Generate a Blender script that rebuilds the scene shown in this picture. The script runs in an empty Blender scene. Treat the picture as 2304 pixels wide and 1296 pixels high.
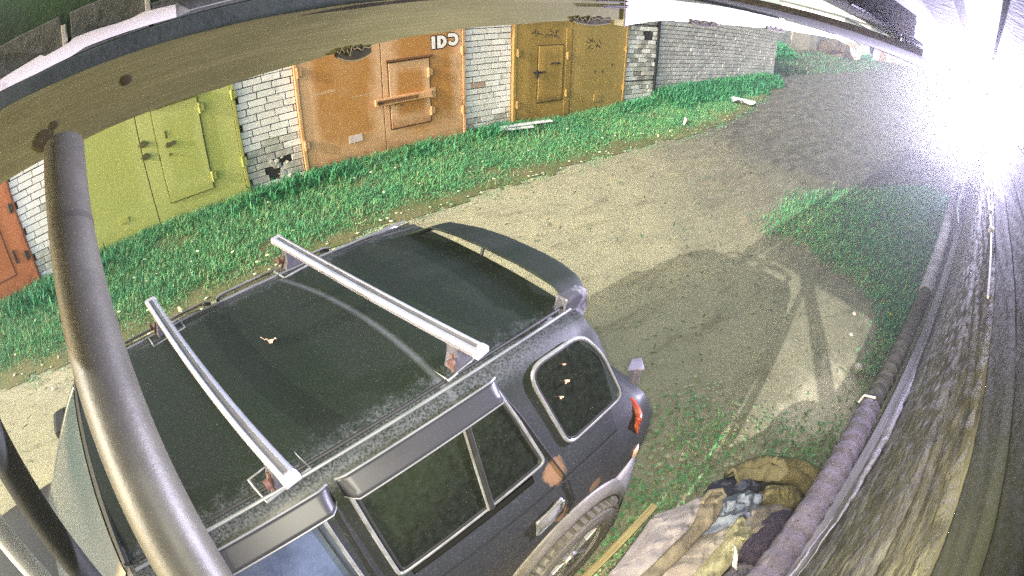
import bpy, bmesh, math, random
import numpy as np
from mathutils import Matrix, Vector
random.seed(7); RNG = np.random.default_rng(7)
SC = bpy.context.scene; COL = SC.collection
R = math.radians

# ------------------------------------------------------------------ camera (CCTV wide lens)
cd = bpy.data.cameras.new('camera'); cam = bpy.data.objects.new('camera', cd); COL.objects.link(cam)
_r = (0.8077179881882548, -0.5893907469818441, 0.014498238834492243)
_u = (0.32674286629661153, 0.4679762609231974, 0.8211195519147124)
_f = (0.4907450976641467, 0.658495836421558, -0.5705720660302955)
cam.matrix_world = Matrix([[_r[i], _u[i], -_f[i], 0] for i in range(3)] + [[0, 0, 0, 1]])
cd.type = 'PANO'
_pc = cd if hasattr(cd, 'panorama_type') else cd.cycles
_pc.panorama_type = 'FISHEYE_EQUISOLID'; _pc.fisheye_lens = 17.611; _pc.fisheye_fov = 3.6
cd.sensor_width = 36; cd.clip_start = 0.01; cd.clip_end = 600
SC.camera = cam

# ------------------------------------------------------------------ world, sun, exposure
SUN_DIR = Vector((4.0, .40, -1.66)).normalized()
W = bpy.data.worlds.new('World'); SC.world = W; W.use_nodes = True
nt = W.node_tree; bg = nt.nodes['Background']
sky = nt.nodes.new('ShaderNodeTexSky'); sky.sky_type = 'NISHITA'; sky.sun_disc = False
sky.sun_elevation = R(23); sky.sun_rotation = R(-95.7); sky.altitude = 100; sky.dust_density = 3.0; sky.air_density = 1.0
tint = nt.nodes.new('ShaderNodeMixRGB'); tint.blend_type = 'MULTIPLY'; tint.inputs[0].default_value = 1
tint.inputs[2].default_value = (1.0, .95, .77, 1)
nt.links.new(sky.outputs[0], tint.inputs[1]); nt.links.new(tint.outputs[0], bg.inputs[0]); bg.inputs[1].default_value = 0.15
sl = bpy.data.lights.new('sun', 'SUN'); sl.energy = 1.7; sl.angle = R(.35); sl.color = (1.0, .95, .93)
sun = bpy.data.objects.new('sun', sl); COL.objects.link(sun)
sun.rotation_euler = SUN_DIR.to_track_quat('-Z', 'Y').to_euler()
vs = SC.view_settings; vs.view_transform = 'Standard'; vs.look = 'None'; vs.gamma = 1; vs.use_curve_mapping = False
vs.exposure = 1.9
SC.cycles.use_denoising = False   # keep the grain of a night camera
SC.cycles.sample_clamp_indirect = 2.5
# the two white LEDs in the camera's own face, beside the lens
for k, sx_ in enumerate((-1, 1)):
    cl = bpy.data.lights.new('camera_led', 'SPOT'); cl.energy = 44; cl.color = (1, .93, .74); cl.spot_size = R(112); cl.spot_blend = 1; cl.shadow_soft_size = .012
    co = bpy.data.objects.new('camera_led', cl); COL.objects.link(co)
    co.rotation_euler = Vector((.50, .42, -.70)).to_track_quat('-Z', 'Y').to_euler(); co.location = Vector(_r)*.035*sx_-Vector(_f)*.012

# ------------------------------------------------------------------ materials
MATS = {}
def _n(nt, t, **k):
    n = nt.nodes.new(t)
    for a, b in k.items(): setattr(n, a, b)
    return n
def mix(nt, fac, a, b, mode='MIX'):
    m = nt.nodes.new('ShaderNodeMixRGB'); m.blend_type = mode
    for i, v in enumerate((fac, a, b)):
        if isinstance(v, bpy.types.NodeSocket): nt.links.new(v, m.inputs[i])
        elif i == 0: m.inputs[0].default_value = v
        else: m.inputs[i].default_value = (*v[:3], 1)
    return m.outputs[0]
def ramp(nt, src, p0, p1, lo=0., hi=1.):
    m = nt.nodes.new('ShaderNodeMapRange'); nt.links.new(src, m.inputs[0])
    m.inputs[1].default_value = p0; m.inputs[2].default_value = p1; m.inputs[3].default_value = lo; m.inputs[4].default_value = hi
    return m.outputs[0]
def coords(nt, kind='Object', scale=(1, 1, 1)):
    tc = nt.nodes.new('ShaderNodeTexCoord'); mp = nt.nodes.new('ShaderNodeMapping')
    nt.links.new(tc.outputs[kind], mp.inputs[0]); mp.inputs[3].default_value = scale
    return mp.outputs[0]
def noise(nt, scale, detail=4, rough=.6, vec=None, dist=0):
    n = nt.nodes.new('ShaderNodeTexNoise'); n.inputs['Scale'].default_value = scale; n.inputs['Detail'].default_value = detail
    n.inputs['Roughness'].default_value = rough; n.inputs['Distortion'].default_value = dist
    if vec is not None: nt.links.new(vec, n.inputs['Vector'])
    return n.outputs[0]
def math_(nt, op, a, b=None):
    m = nt.nodes.new('ShaderNodeMath'); m.operation = op
    for i, v in enumerate((a, b)):
        if v is None: continue
        if isinstance(v, bpy.types.NodeSocket): nt.links.new(v, m.inputs[i])
        else: m.inputs[i].default_value = v
    return m.outputs[0]
def bump(nt, bsdf, h, strength=.4, dist=.01):
    b = nt.nodes.new('ShaderNodeBump'); b.inputs['Strength'].default_value = strength; b.inputs['Distance'].default_value = dist
    nt.links.new(h, b.inputs['Height']); nt.links.new(b.outputs[0], bsdf.inputs['Normal'])
def setc(nt, bsdf, c): nt.links.new(c, bsdf.inputs['Base Color'])
def mat(name, c1, c2=None, rough=.8, metal=0, ns=8, lo=.4, hi=.65, bs=None, bstr=.4, bdist=.01, stretch=(1, 1, 1), spec=.4, coat=0, rnd=0, kind='Object', speck=None, detail=5):
    """two-colour noise material; bs = bump noise scale; speck = (scale, threshold, colour); rnd = per-object value variation"""
    if name in MATS: return MATS[name]
    m = bpy.data.materials.new(name); m.use_nodes = True; nt = m.node_tree; b = nt.nodes['Principled BSDF']
    b.inputs['Roughness'].default_value = rough; b.inputs['Metallic'].default_value = metal
    b.inputs['Specular IOR Level'].default_value = spec; b.inputs['Coat Weight'].default_value = coat; b.inputs['Coat Roughness'].default_value = .15
    v = coords(nt, kind, stretch)
    c = mix(nt, ramp(nt, noise(nt, ns, detail, .62, v), lo, hi), c1, c2 if c2 else tuple(x*.8 for x in c1))
    if speck:
        c = mix(nt, ramp(nt, noise(nt, speck[0], 2, .5, v), speck[1], speck[1]+.04), c, speck[2])
    if rnd:
        oi = nt.nodes.new('ShaderNodeObjectInfo')
        hv = nt.nodes.new('ShaderNodeHueSaturation'); nt.links.new(c, hv.inputs['Color'])
        nt.links.new(ramp(nt, oi.outputs['Random'], 0, 1, 1-rnd, 1+rnd*.6), hv.inputs['Value']); c = hv.outputs[0]
    setc(nt, b, c)
    if bs: bump(nt, b, noise(nt, bs, 5, .65, v), bstr, bdist)
    MATS[name] = m
    return m
def emit(name, col, s):
    m = bpy.data.materials.new(name); m.use_nodes = True; nt = m.node_tree; nt.nodes.clear()
    e = nt.nodes.new('ShaderNodeEmission'); e.inputs[0].default_value = (*col, 1); e.inputs[1].default_value = s
    o = nt.nodes.new('ShaderNodeOutputMaterial'); nt.links.new(e.outputs[0], o.inputs[0]); return m

# ------------------------------------------------------------------ object helpers
def link(o, parent=None):
    COL.objects.link(o)
    if parent is not None: o.parent = parent
    return o
def tag(o, label=None, cat=None, group=None, kind=None):
    if label: o['label'] = label
    if cat: o['category'] = cat
    if group: o['group'] = group
    if kind: o['kind'] = kind
    return o
def thing(name, label, cat, loc=(0, 0, 0), rz=0, group=None):
    o = bpy.data.objects.new(name, None); COL.objects.link(o); o.empty_display_size = .1
    o.location = loc; o.rotation_euler = (0, 0, rz); return tag(o, label, cat, group)
def mesh(name, V, F, m=None, parent=None, smooth=False):
    me = bpy.data.meshes.new(name); me.from_pydata([tuple(map(float, v)) for v in V], [], [tuple(int(i) for i in f) for f in F]); me.update()
    if m is not None: me.materials.append(m)
    if smooth: me.polygons.foreach_set('use_smooth', [True]*len(me.polygons))
    return link(bpy.data.objects.new(name, me), parent)
class MB:
    """collects shapes for ONE mesh object"""
    def __init__(s): s.V = []; s.F = []
    def add(s, V, F):
        n = len(s.V); s.V += [tuple(v) for v in V]; s.F += [tuple(i+n for i in f) for f in F]; return s
    def box(s, a, b, rot=None, at=None):
        (x0, y0, z0), (x1, y1, z1) = a, b
        V = [(x0,y0,z0),(x1,y0,z0),(x1,y1,z0),(x0,y1,z0),(x0,y0,z1),(x1,y0,z1),(x1,y1,z1),(x0,y1,z1)]
        if rot is not None: V = [tuple(rot @ Vector(v)) for v in V]
        if at is not None: V = [tuple(Vector(v)+Vector(at)) for v in V]
        return s.add(V, [(3,2,1,0),(4,5,6,7),(0,1,5,4),(1,2,6,5),(2,3,7,6),(3,0,4,7)])
    def tube(s, pts, r, n=12, caps=True):
        pts = [Vector(p) for p in pts]; rs = r if hasattr(r, '__len__') else [r]*len(pts); V = []; up0 = None
        for i, p in enumerate(pts):
            d = (pts[min(i+1, len(pts)-1)]-pts[max(i-1, 0)]).normalized()
            if up0 is None: up0 = d.orthogonal().normalized()
            up0 = (up0-d*up0.dot(d)).normalized(); w = d.cross(up0)
            for k in range(n):
                a = 2*math.pi*k/n; V.append(p+(up0*math.cos(a)+w*math.sin(a))*rs[i])
        F = [(i*n+k, i*n+(k+1) % n, (i+1)*n+(k+1) % n, (i+1)*n+k) for i in range(len(pts)-1) for k in range(n)]
        if caps: F += [tuple(reversed(range(n))), tuple((len(pts)-1)*n+k for k in range(n))]
        return s.add(V, F)
    def prism(s, poly, a, b, plane='xz'):
        """extrude a polygon; plane 'xz' extrudes along y from a to b, 'xy' along z, 'yz' along x"""
        P = {'xz': lambda p, t: (p[0], t, p[1]), 'xy': lambda p, t: (p[0], p[1], t), 'yz': lambda p, t: (t, p[0], p[1])}[plane]
        n = len(poly); V = [P(p, a) for p in poly]+[P(p, b) for p in poly]
        return s.add(V, [tuple(range(n)), tuple(range(2*n-1, n-1, -1))]+[(i, (i+1) % n, n+(i+1) % n, n+i) for i in range(n)])
    def grid(s, fn, nu, nv):
        V = [fn(i/nu, j/nv) for i in range(nu+1) for j in range(nv+1)]
        return s.add(V, [(i*(nv+1)+j, (i+1)*(nv+1)+j, (i+1)*(nv+1)+j+1, i*(nv+1)+j+1) for i in range(nu) for j in range(nv)])
    def obj(s, name, m, parent=None, smooth=False, bev=0):
        o = mesh(name, s.V, s.F, m, parent)
        bm = bmesh.new(); bm.from_mesh(o.data); bmesh.ops.recalc_face_normals(bm, faces=bm.faces)
        if bev: bmesh.ops.bevel(bm, geom=[e for e in bm.edges if len(e.link_faces) == 2 and e.calc_face_angle(0) > .6], offset=bev, segments=2, affect='EDGES', profile=.6)
        if smooth:
            for f in bm.faces: f.smooth = True
            for e in bm.edges: e.smooth = not (len(e.link_faces) == 2 and e.calc_face_angle(0) > .7)
        bm.to_mesh(o.data); bm.free(); return o
def box(name, a, b, m, parent=None, bev=0): return MB().box(a, b).obj(name, m, parent, bev=bev)
def arr_mesh(name, V, loops, sizes, m, parent=None):
    me = bpy.data.meshes.new(name); me.vertices.add(len(V)); me.vertices.foreach_set('co', np.asarray(V, np.float32).ravel())
    me.loops.add(len(loops)); me.loops.foreach_set('vertex_index', np.asarray(loops, np.int32))
    st = np.concatenate([[0], np.cumsum(sizes)[:-1]]).astype(np.int32)
    me.polygons.add(len(sizes)); me.polygons.foreach_set('loop_start', st); me.polygons.foreach_set('loop_total', np.asarray(sizes, np.int32))
    me.update(calc_edges=True); me.materials.append(m); return link(bpy.data.objects.new(name, me), parent)
def vnoise(x, y, s=0):
    return (math.sin(x*1.7+s)*math.cos(y*2.3+s*1.7)+.5*math.sin(x*4.1+y*3.3+s*2.1)+.25*math.sin(x*9.7-y*8.1+s))/1.75

# ------------------------------------------------------------------ ground
def ground(x, y):
    x = np.asarray(x, float); y = np.asarray(y, float)
    return np.interp(y, [2.4, 6.5], [-2.84, -2.44])+np.interp(x, [-4, 0, 6, 15, 30, 50, 70, 120], [-.08, 0, .02, .55, 1.32, 1.8, 2.4, 3.0])
def gz(x, y): return float(ground(x, y))
def ground_sheet(name, xs, ys, m, dz=0, keep=None, rough=0):
    X, Y = np.meshgrid(xs, ys, indexing='ij'); Z = ground(X, Y)+dz
    if rough: Z = Z+rough*(np.sin(X*5.1+Y*2.3)*np.sin(Y*6.7-X*1.9)+.6*np.sin(X*13.1)*np.sin(Y*11.7+X*3))
    V = np.stack([X, Y, Z], -1).reshape(-1, 3); n = len(ys)
    F = [(i*n+j, (i+1)*n+j, (i+1)*n+j+1, i*n+j+1) for i in range(len(xs)-1) for j in range(n-1)
         if keep is None or keep((xs[i]+xs[i+1])/2, (ys[j]+ys[j+1])/2)]
    return mesh(name, V, F, m, smooth=True)
def dirt_mat():
    m = bpy.data.materials.new('packed_dirt'); m.use_nodes = True; nt = m.node_tree; b = nt.nodes['Principled BSDF']
    b.inputs['Roughness'].default_value = .95; b.inputs['Specular IOR Level'].default_value = .15
    v = coords(nt); vx = coords(nt, 'Object', (.35, 1.3, 1))
    c = mix(nt, ramp(nt, noise(nt, 1.1, 5, .6, v), .35, .65), (.385, .365, .235), (.33, .32, .215))
    c = mix(nt, ramp(nt, noise(nt, 2.6, 6, .7, vx, .6), .52, .68, 0, .75), c, (.19, .175, .11))
    c = mix(nt, ramp(nt, noise(nt, 60, 3, .7, v), .57, .68, 0, .8), c, (.12, .115, .075))
    c = mix(nt, ramp(nt, noise(nt, 3.4, 8, .8, coords(nt, 'Object', (2.2, 5, 1)), 1.2), .60, .68, 0, .8), c, (.12, .115, .07))
    c = mix(nt, ramp(nt, noise(nt, 34, 2, .5, v), .66, .72, 0, .5), c, (.5, .48, .38))
    # worn wheel tracks, greyed and darkened along the lane to paint in haze and dimness, and a pale spill of sand by the wall
    sx = nt.nodes.new('ShaderNodeSeparateXYZ'); tc = nt.nodes.new('ShaderNodeTexCoord'); nt.links.new(tc.outputs['Object'], sx.inputs[0])
    far = ramp(nt, math_(nt, 'ADD', sx.outputs[0], math_(nt, 'MULTIPLY', noise(nt, .7, 3, .5, v), 3)), 5.5, 10.5)
    c = mix(nt, far, c, mix(nt, ramp(nt, noise(nt, 5, 5, .7, vx), .4, .62), (.15, .148, .125), (.085, .083, .068)))
    dx = math_(nt, 'MULTIPLY', math_(nt, 'SUBTRACT', sx.outputs[0], 3.62), .75); dy = math_(nt, 'MULTIPLY', math_(nt, 'SUBTRACT', sx.outputs[1], .28), 1.5)
    d = math_(nt, 'SQRT', math_(nt, 'ADD', math_(nt, 'MULTIPLY', dx, dx), math_(nt, 'MULTIPLY', dy, dy)))
    d = math_(nt, 'ADD', d, math_(nt, 'MULTIPLY', math_(nt, 'SUBTRACT', noise(nt, 3.2, 5, .7, v), .5), 1.1))
    c = mix(nt, ramp(nt, d, .62, .3, 0, .9), c, (.66, .6, .43))
    setc(nt, b, c)
    h = math_(nt, 'ADD', math_(nt, 'MULTIPLY', noise(nt, 75, 4, .75, v), .8), math_(nt, 'MULTIPLY', noise(nt, 14, 6, .75, v), .6))
    bump(nt, b, h, .75, .022)
    return m
DIRT = dirt_mat()
xs = np.concatenate([np.arange(-14, -4, .5), np.arange(-4, 16, .08), np.arange(16, 40, .8), np.linspace(40, 420, 40)])
ys = np.concatenate([np.linspace(-60, -1.5, 12), np.arange(-1.4, 7.2, .08), np.arange(7.4, 16, .8), np.linspace(17, 300, 26)])
tag(ground_sheet('ground', xs, ys, DIRT, 0, None, .006), kind='structure')

def verge_edge(x):   # y where the dirt lane meets the grass in front of the garages
    return np.interp(x, [-14, -3.5, -2.2, -.8, .1, 1.1, 2, 2.9, 4, 6, 7.6, 9.6, 12, 13.7, 16, 40], [4.9, 4.8, 4.55, 4.45, 4.6, 4.68, 4.85, 4.82, 4.94, 5.05, 4.95, 5.1, 5.6, 6.1, 7, 9.3])
SOIL = mat('verge_soil', (.10, .12, .04), (.16, .14, .07), .95, ns=3, bs=30, bstr=.6, bdist=.02)
def in_verge(x, y): return y > verge_edge(x)+.1*vnoise(x*2, y*2) and (y < 6.62 or 8.6 < x < 14.9 and y < 6.75)
tag(ground_sheet('verge', np.arange(-9, 15.5, .07), np.arange(4.3, 6.8, .07), SOIL, .012, in_verge, .006), kind='structure')
PATCH = [(5.9, 2.45), (7.75, 2.6), (9.68, 1.75), (12, .7), (12, -.12), (5.4, -.12), (5.0, .1), (5.7, .35), (6.1, .9), (6.05, 1.4), (6.4, 1.9)]
def in_poly(x, y, P):
    r = False
    for i in range(len(P)):
        (x0, y0), (x1, y1) = P[i-1], P[i]
        if (y0 > y) != (y1 > y) and x < (x1-x0)*(y-y0)/(y1-y0)+x0: r = not r
    return r

def blade_field(name, P, H, Wd, m, lean=.55, flat=0):
    """one mesh of bent grass blades rooted at P (n,3)"""
    n = len(P); a = RNG.uniform(0, 2*np.pi, n); d = np.stack([np.cos(a), np.sin(a)], 1); s = np.stack([-d[:, 1], d[:, 0]], 1)
    L = RNG.uniform(.15, 1, n)[:, None]*lean*H[:, None]
    V = np.zeros((n, 5, 3), np.float32); w = Wd[:, None]/2
    V[:, 0, :2] = P[:, :2]-s*w; V[:, 1, :2] = P[:, :2]+s*w; V[:, 0, 2] = V[:, 1, 2] = P[:, 2]
    mid = P[:, :2]+d*L*.4; V[:, 2, :2] = mid+s*w*.8; V[:, 3, :2] = mid-s*w*.8; V[:, 2, 2] = V[:, 3, 2] = P[:, 2]+H*.6
    V[:, 4, :2] = P[:, :2]+d*L*1.15; V[:, 4, 2] = P[:, 2]+H*RNG.uniform(.75, 1, n)
    idx = np.arange(n)[:, None]*5+np.array([0, 1, 2, 3, 3, 2, 4])[None]
    return tag(arr_mesh(name, V.reshape(-1, 3), idx.ravel(), np.tile([4, 3], n), m), kind='stuff')
def grass_mat(name, cols, tr=.25):
    m = bpy.data.materials.new(name); m.use_nodes = True; nt = m.node_tree; b = nt.nodes['Principled BSDF']
    g = nt.nodes.new('ShaderNodeNewGeometry'); cr = nt.nodes.new('ShaderNodeValToRGB'); nt.links.new(g.outputs['Random Per Island'], cr.inputs[0])
    e = cr.color_ramp.elements
    while len(e) < len(cols): e.new(.5)
    for i, c in enumerate(cols): e[i].position = i/(len(cols)-1); e[i].color = (*c, 1)
    v = coords(nt); c = mix(nt, ramp(nt, noise(nt, 1.4, 4, .6, v), .4, .62, 0, .55), cr.outputs[0], (.05, .26, .13))
    setc(nt, b, c); b.inputs['Roughness'].default_value = .6; b.inputs['Specular IOR Level'].default_value = .25
    return m
GRASS = grass_mat('lawn_blades', [(.04, .20, .08), (.09, .36, .13), (.15, .46, .17), (.07, .30, .14), (.20, .42, .15), (.12, .40, .18), (.38, .42, .20), (.05, .22, .10)])
WEEDS = grass_mat('weed_blades', [(.03, .17, .07), (.05, .24, .10), (.07, .28, .10), (.035, .2, .10)])
def scatter(x0, x1, y0, y1, n, test):
    x = RNG.uniform(x0, x1, n); y = RNG.uniform(y0, y1, n); k = np.array([test(a, b) for a, b in zip(x, y)]); return x[k], y[k]
x, y = scatter(-9, 15, 4.3, 6.75, 230000, lambda a, b: b > verge_edge(a)+.16*vnoise(a*3, b*3)+.1*random.gauss(0, 1) and (b < 6.56 or 8.7 < a < 14.8) and vnoise(a*1.3+2, b*1.9, 3) > -.62+random.gauss(0, .25))
edge = np.clip((y-verge_edge(x))/.5, .25, 1); wall = np.clip((y-6.05)/.5, 0, 1)
blade_field('grass', np.stack([x, y, ground(x, y)], 1), RNG.uniform(.04, .10, len(x))*edge*(1+.9*wall), RNG.uniform(.005, .011, len(x)), GRASS, 1.15)
x, y = scatter(4.8, 12.2, -.12, 2.8, 30000, lambda a, b: in_poly(a+random.gauss(0, .12), b+random.gauss(0, .12), PATCH))
blade_field('grass', np.stack([x, y, ground(x, y)], 1), RNG.uniform(.04, .10, len(x)), RNG.uniform(.008, .015, len(x)), GRASS, 1)
x, y = scatter(-4, 13, 4.6, 6.5, 2600, lambda a, b: b > verge_edge(a)+.1 and vnoise(a*2.1, b*2.7, 8) > .05)
blade_field('dry_stems', np.stack([x, y, ground(x, y)], 1), RNG.uniform(.08, .2, len(x)), RNG.uniform(.004, .008, len(x)), grass_mat('straw', [(.4, .38, .18), (.3, .34, .14), (.22, .34, .12), (.46, .42, .24)]), .9)
# weeds: tall nettles before the blank brick wall, tufts at the garage feet, sparse plants behind the car and by the wall
x, y = scatter(8.6, 14.6, 5.6, 6.7, 9000, lambda a, b: b > 5.9-.2*vnoise(a*2, 1)+.5*max(0, a-13)*.4)
blade_field('weeds', np.stack([x, y, ground(x, y)], 1), RNG.uniform(.12, .42, len(x))*np.clip((y-5.5)/.9, .4, 1), RNG.uniform(.02, .05, len(x)), WEEDS, .7)
pts = []
for (cx, cy, s, n) in [(4.45, 6.45, .3, 700), (1.6, 6.4, .3, 350), (.9, 6.3, .4, 500), (-2.6, 6.1, .5, 600), (3.0, 6.4, .3, 250), (7.9, 6.35, .4, 500)]:
    pts.append(np.stack([RNG.normal(cx, s, n), np.minimum(RNG.normal(cy, .12, n), 6.55)], 1))
P = np.concatenate(pts); blade_field('weeds', np.stack([P[:, 0], P[:, 1], ground(P[:, 0], P[:, 1])], 1), RNG.uniform(.08, .24, len(P)), RNG.uniform(.015, .035, len(P)), WEEDS, .7)
pts = []
for (cx, cy, sx, sy, n) in [(2.45, 1.0, .2, .16, 260), (2.2, .72, .3, .12, 260), (1.75, .72, .3, .12, 300), (1.4, .62, .2, .1, 500), (2.75, .35, .3, .10, 260), (3.0, .1, .25, .1, 420), (4.9, .05, .5, .1, 700), (6.0, .1, .6, .15, 700)]:
    pts.append(np.stack([RNG.normal(cx, sx, n), RNG.normal(cy, sy, n)], 1))
P = np.concatenate(pts); GRASS2 = grass_mat('clover_blades', [(.08, .26, .08), (.16, .36, .14), (.3, .44, .24), (.28, .28, .14), (.12, .36, .12)])
blade_field('ground_cover', np.stack([P[:, 0], P[:, 1], ground(P[:, 0], P[:, 1])], 1), RNG.uniform(.008, .05, len(P)), RNG.uniform(.012, .03, len(P)), GRASS2, 1.6)
x, y = scatter(15, 45, 6.8, 10.4, 5000, lambda a, b: b > 5.2+.13*(a-15)+1.0*vnoise(a, b) and a+random.random()*12 < 48)
blade_field('grass', np.stack([x, y, ground(x, y)], 1), RNG.uniform(.06, .22, len(x)), RNG.uniform(.03, .06, len(x)), grass_mat('dull_far_grass', [(.05, .09, .05), (.09, .12, .07), (.13, .14, .09), (.04, .08, .05)]), 1)

def scraps(name, P, size, m, thick=.35):
    """loose flat bits (fallen leaves, pebbles) as one mesh"""
    V = []; F = []
    for (x, y) in P:
        s = random.uniform(*size); a = random.uniform(0, 6.28); z = gz(x, y)+.012; n = len(V); t = s*thick
        for k in range(5):
            r = s*random.uniform(.7, 1.1); V.append((x+r*math.cos(a+k*1.257), y+r*.75*math.sin(a+k*1.257), z+random.uniform(0, t)))
        V.append((x, y, z+t*1.5)); F += [(n+k, n+(k+1) % 5, n+5) for k in range(5)]
    o = mesh(name, V, F, m); return tag(o, kind='stuff')
LEAF = grass_mat('fallen_leaf', [(.72, .78, .5), (.66, .64, .42), (.8, .8, .62), (.55, .6, .3)])
x, y = scatter(-4, 14, 4.35, 6.3, 150, lambda a, b: b > verge_edge(a)-.15)
lp = list(zip(x, y))+[(a, float(verge_edge(a))+random.gauss(.05, .1)) for a in RNG.uniform(-3.5, 12, 110)]
o = scraps('fallen_leaves', lp, (.014, .034), LEAF)
for v in o.data.vertices: v.co.z += .05 if v.co.y > float(verge_edge(v.co.x))+.15 else .012
x, y = scatter(-4, 13, -.1, 4.9, 3200, lambda a, b: True)
scraps('gravel', list(zip(x, y)), (.005, .016), mat('pebble', (.34, .32, .25), (.2, .19, .15), .9, ns=30), .7)
x, y = scatter(1.6, 3.1, .15, 1.35, 420, lambda a, b: True)
scraps('fallen_leaves', list(zip(x, y)), (.012, .03), grass_mat('dry_leaf', [(.4, .4, .22), (.5, .5, .32), (.16, .15, .07), (.36, .44, .25)]), .3)
x, y = scatter(2.6, 5.2, .5, 2.4, 140, lambda a, b: vnoise(a*2, b*2, 1) > .1)
scraps('gravel', list(zip(x, y)), (.006, .02), mat('twig_dark', (.07, .065, .04), (.12, .11, .06), .9, ns=30), .3)

x, y = scatter(-4, 14, -.1, 4.95, 2600, lambda a, b: vnoise(a*1.1, b*1.6, 5)+random.gauss(0, .4) > .15)
V = []; F = []
for a, b in zip(x, y):
    l = random.uniform(.012, .05)*(1+max(0, a-4)*.12); an = random.gauss(.2, .7); w = random.uniform(.002, .005)*(1+max(0, a-4)*.15); dx, dy = math.cos(an)*l, math.sin(an)*l; n = len(V); z = gz(a, b)+.006
    V += [(a-dx+dy/l*w, b-dy-dx/l*w, z), (a+dx+dy/l*w, b+dy-dx/l*w, z+.003), (a+dx-dy/l*w, b+dy+dx/l*w, z+.003), (a-dx-dy/l*w, b-dy+dx/l*w, z), (a+.2*dx, b+.2*dy, z+.009)]
    F += [(n, n+1, n+4), (n+1, n+2, n+4), (n+2, n+3, n+4), (n+3, n, n+4)]
tag(mesh('twigs', V, F, grass_mat('dry_twig', [(.06, .055, .03), (.12, .11, .06), (.2, .19, .12), (.08, .075, .04)])), kind='stuff')

# ------------------------------------------------------------------ bricks
def brick_mesh(w, h=.085, d=.1, key={}):
    w = max(.03, round(w*100)/100)
    if (w, h) not in key:
        bm = bmesh.new(); bmesh.ops.create_cube(bm, size=1)
        for v in bm.verts: v.co = (v.co.x*w, v.co.y*d, v.co.z*h)
        bmesh.ops.bevel(bm, geom=[e for e in bm.edges if all(v.co.y < 0 for v in e.verts)], offset=.005, segments=1, affect='EDGES')
        me = bpy.data.meshes.new('brick'); bm.to_mesh(me); bm.free(); me.materials.append(None); key[(w, h)] = me
    return key[(w, h)]
WHITE_B = mat('silicate_brick', (.86, .83, .80), (.78, .75, .72), .85, ns=14, bs=60, bstr=.25, rnd=.1)
GREY_B = mat('sooty_brick', (.46, .45, .42), (.24, .24, .22), .9, ns=9, bs=50, bstr=.35, rnd=.3)
CEM_B = mat('cement_smeared_brick', (.62, .60, .55), (.42, .41, .37), .9, ns=7, bs=30, bstr=.5, rnd=.15)
RED_B = mat('pinkish_brick', (.5, .36, .29), (.42, .3, .25), .85, ns=14)
BACK_B = mat('weathered_grey_brick', (.58, .56, .56), (.42, .41, .41), .92, ns=4, bs=40, bstr=.5, rnd=.22)
MORTAR = mat('dark_mortar', (.035, .032, .03), (.02, .02, .018), .95, ns=10, bs=40)
CEMENT = mat('cement_render', (.4, .39, .36), (.3, .29, .27), .95, ns=6, bs=30, bstr=.5)
def place_brick(parent, x0, x1, z, y, m, jit=.004):
    o = bpy.data.objects.new('brick', brick_mesh(x1-x0)); link(o, parent)
    o.location = ((x0+x1)/2+random.gauss(0, .0012), y+.05+random.gauss(0, jit), z+random.gauss(0, .0012)); o.rotation_euler = (0, random.gauss(0, .006), random.gauss(0, .008))
    o.material_slots[0].link = 'OBJECT'; o.material_slots[0].material = m
    return o
YF = 6.62
def pillar(parent, x0, x1, zt, zb, pick, skip=lambda r, x: False):
    """stretcher bond of 250 x 88 mm bricks; zt = joint height of row 0 (its top), rows go both ways"""
    box('mortar_core', (x0+.012, YF+.03, zb-.2), (x1-.012, YF+.5, .18), MORTAR, parent)
    k0 = -int((.15-zt)/.098); r = k0
    while zt-.098*(r+1) > zb-.1:
        z = zt-.098*r-.049; x = x0-(.0 if r % 2 else .13)-.09*((r//2) % 2)
        while x < x1-.02:
            a, b = max(x, x0), min(x+.249, x1)
            if b-a > .03 and not skip(r, (a+b)/2-x0): place_brick(parent, a, b, z, YF, pick(r, (a+b)/2-x0))
            x += .262
        r += 1

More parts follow.
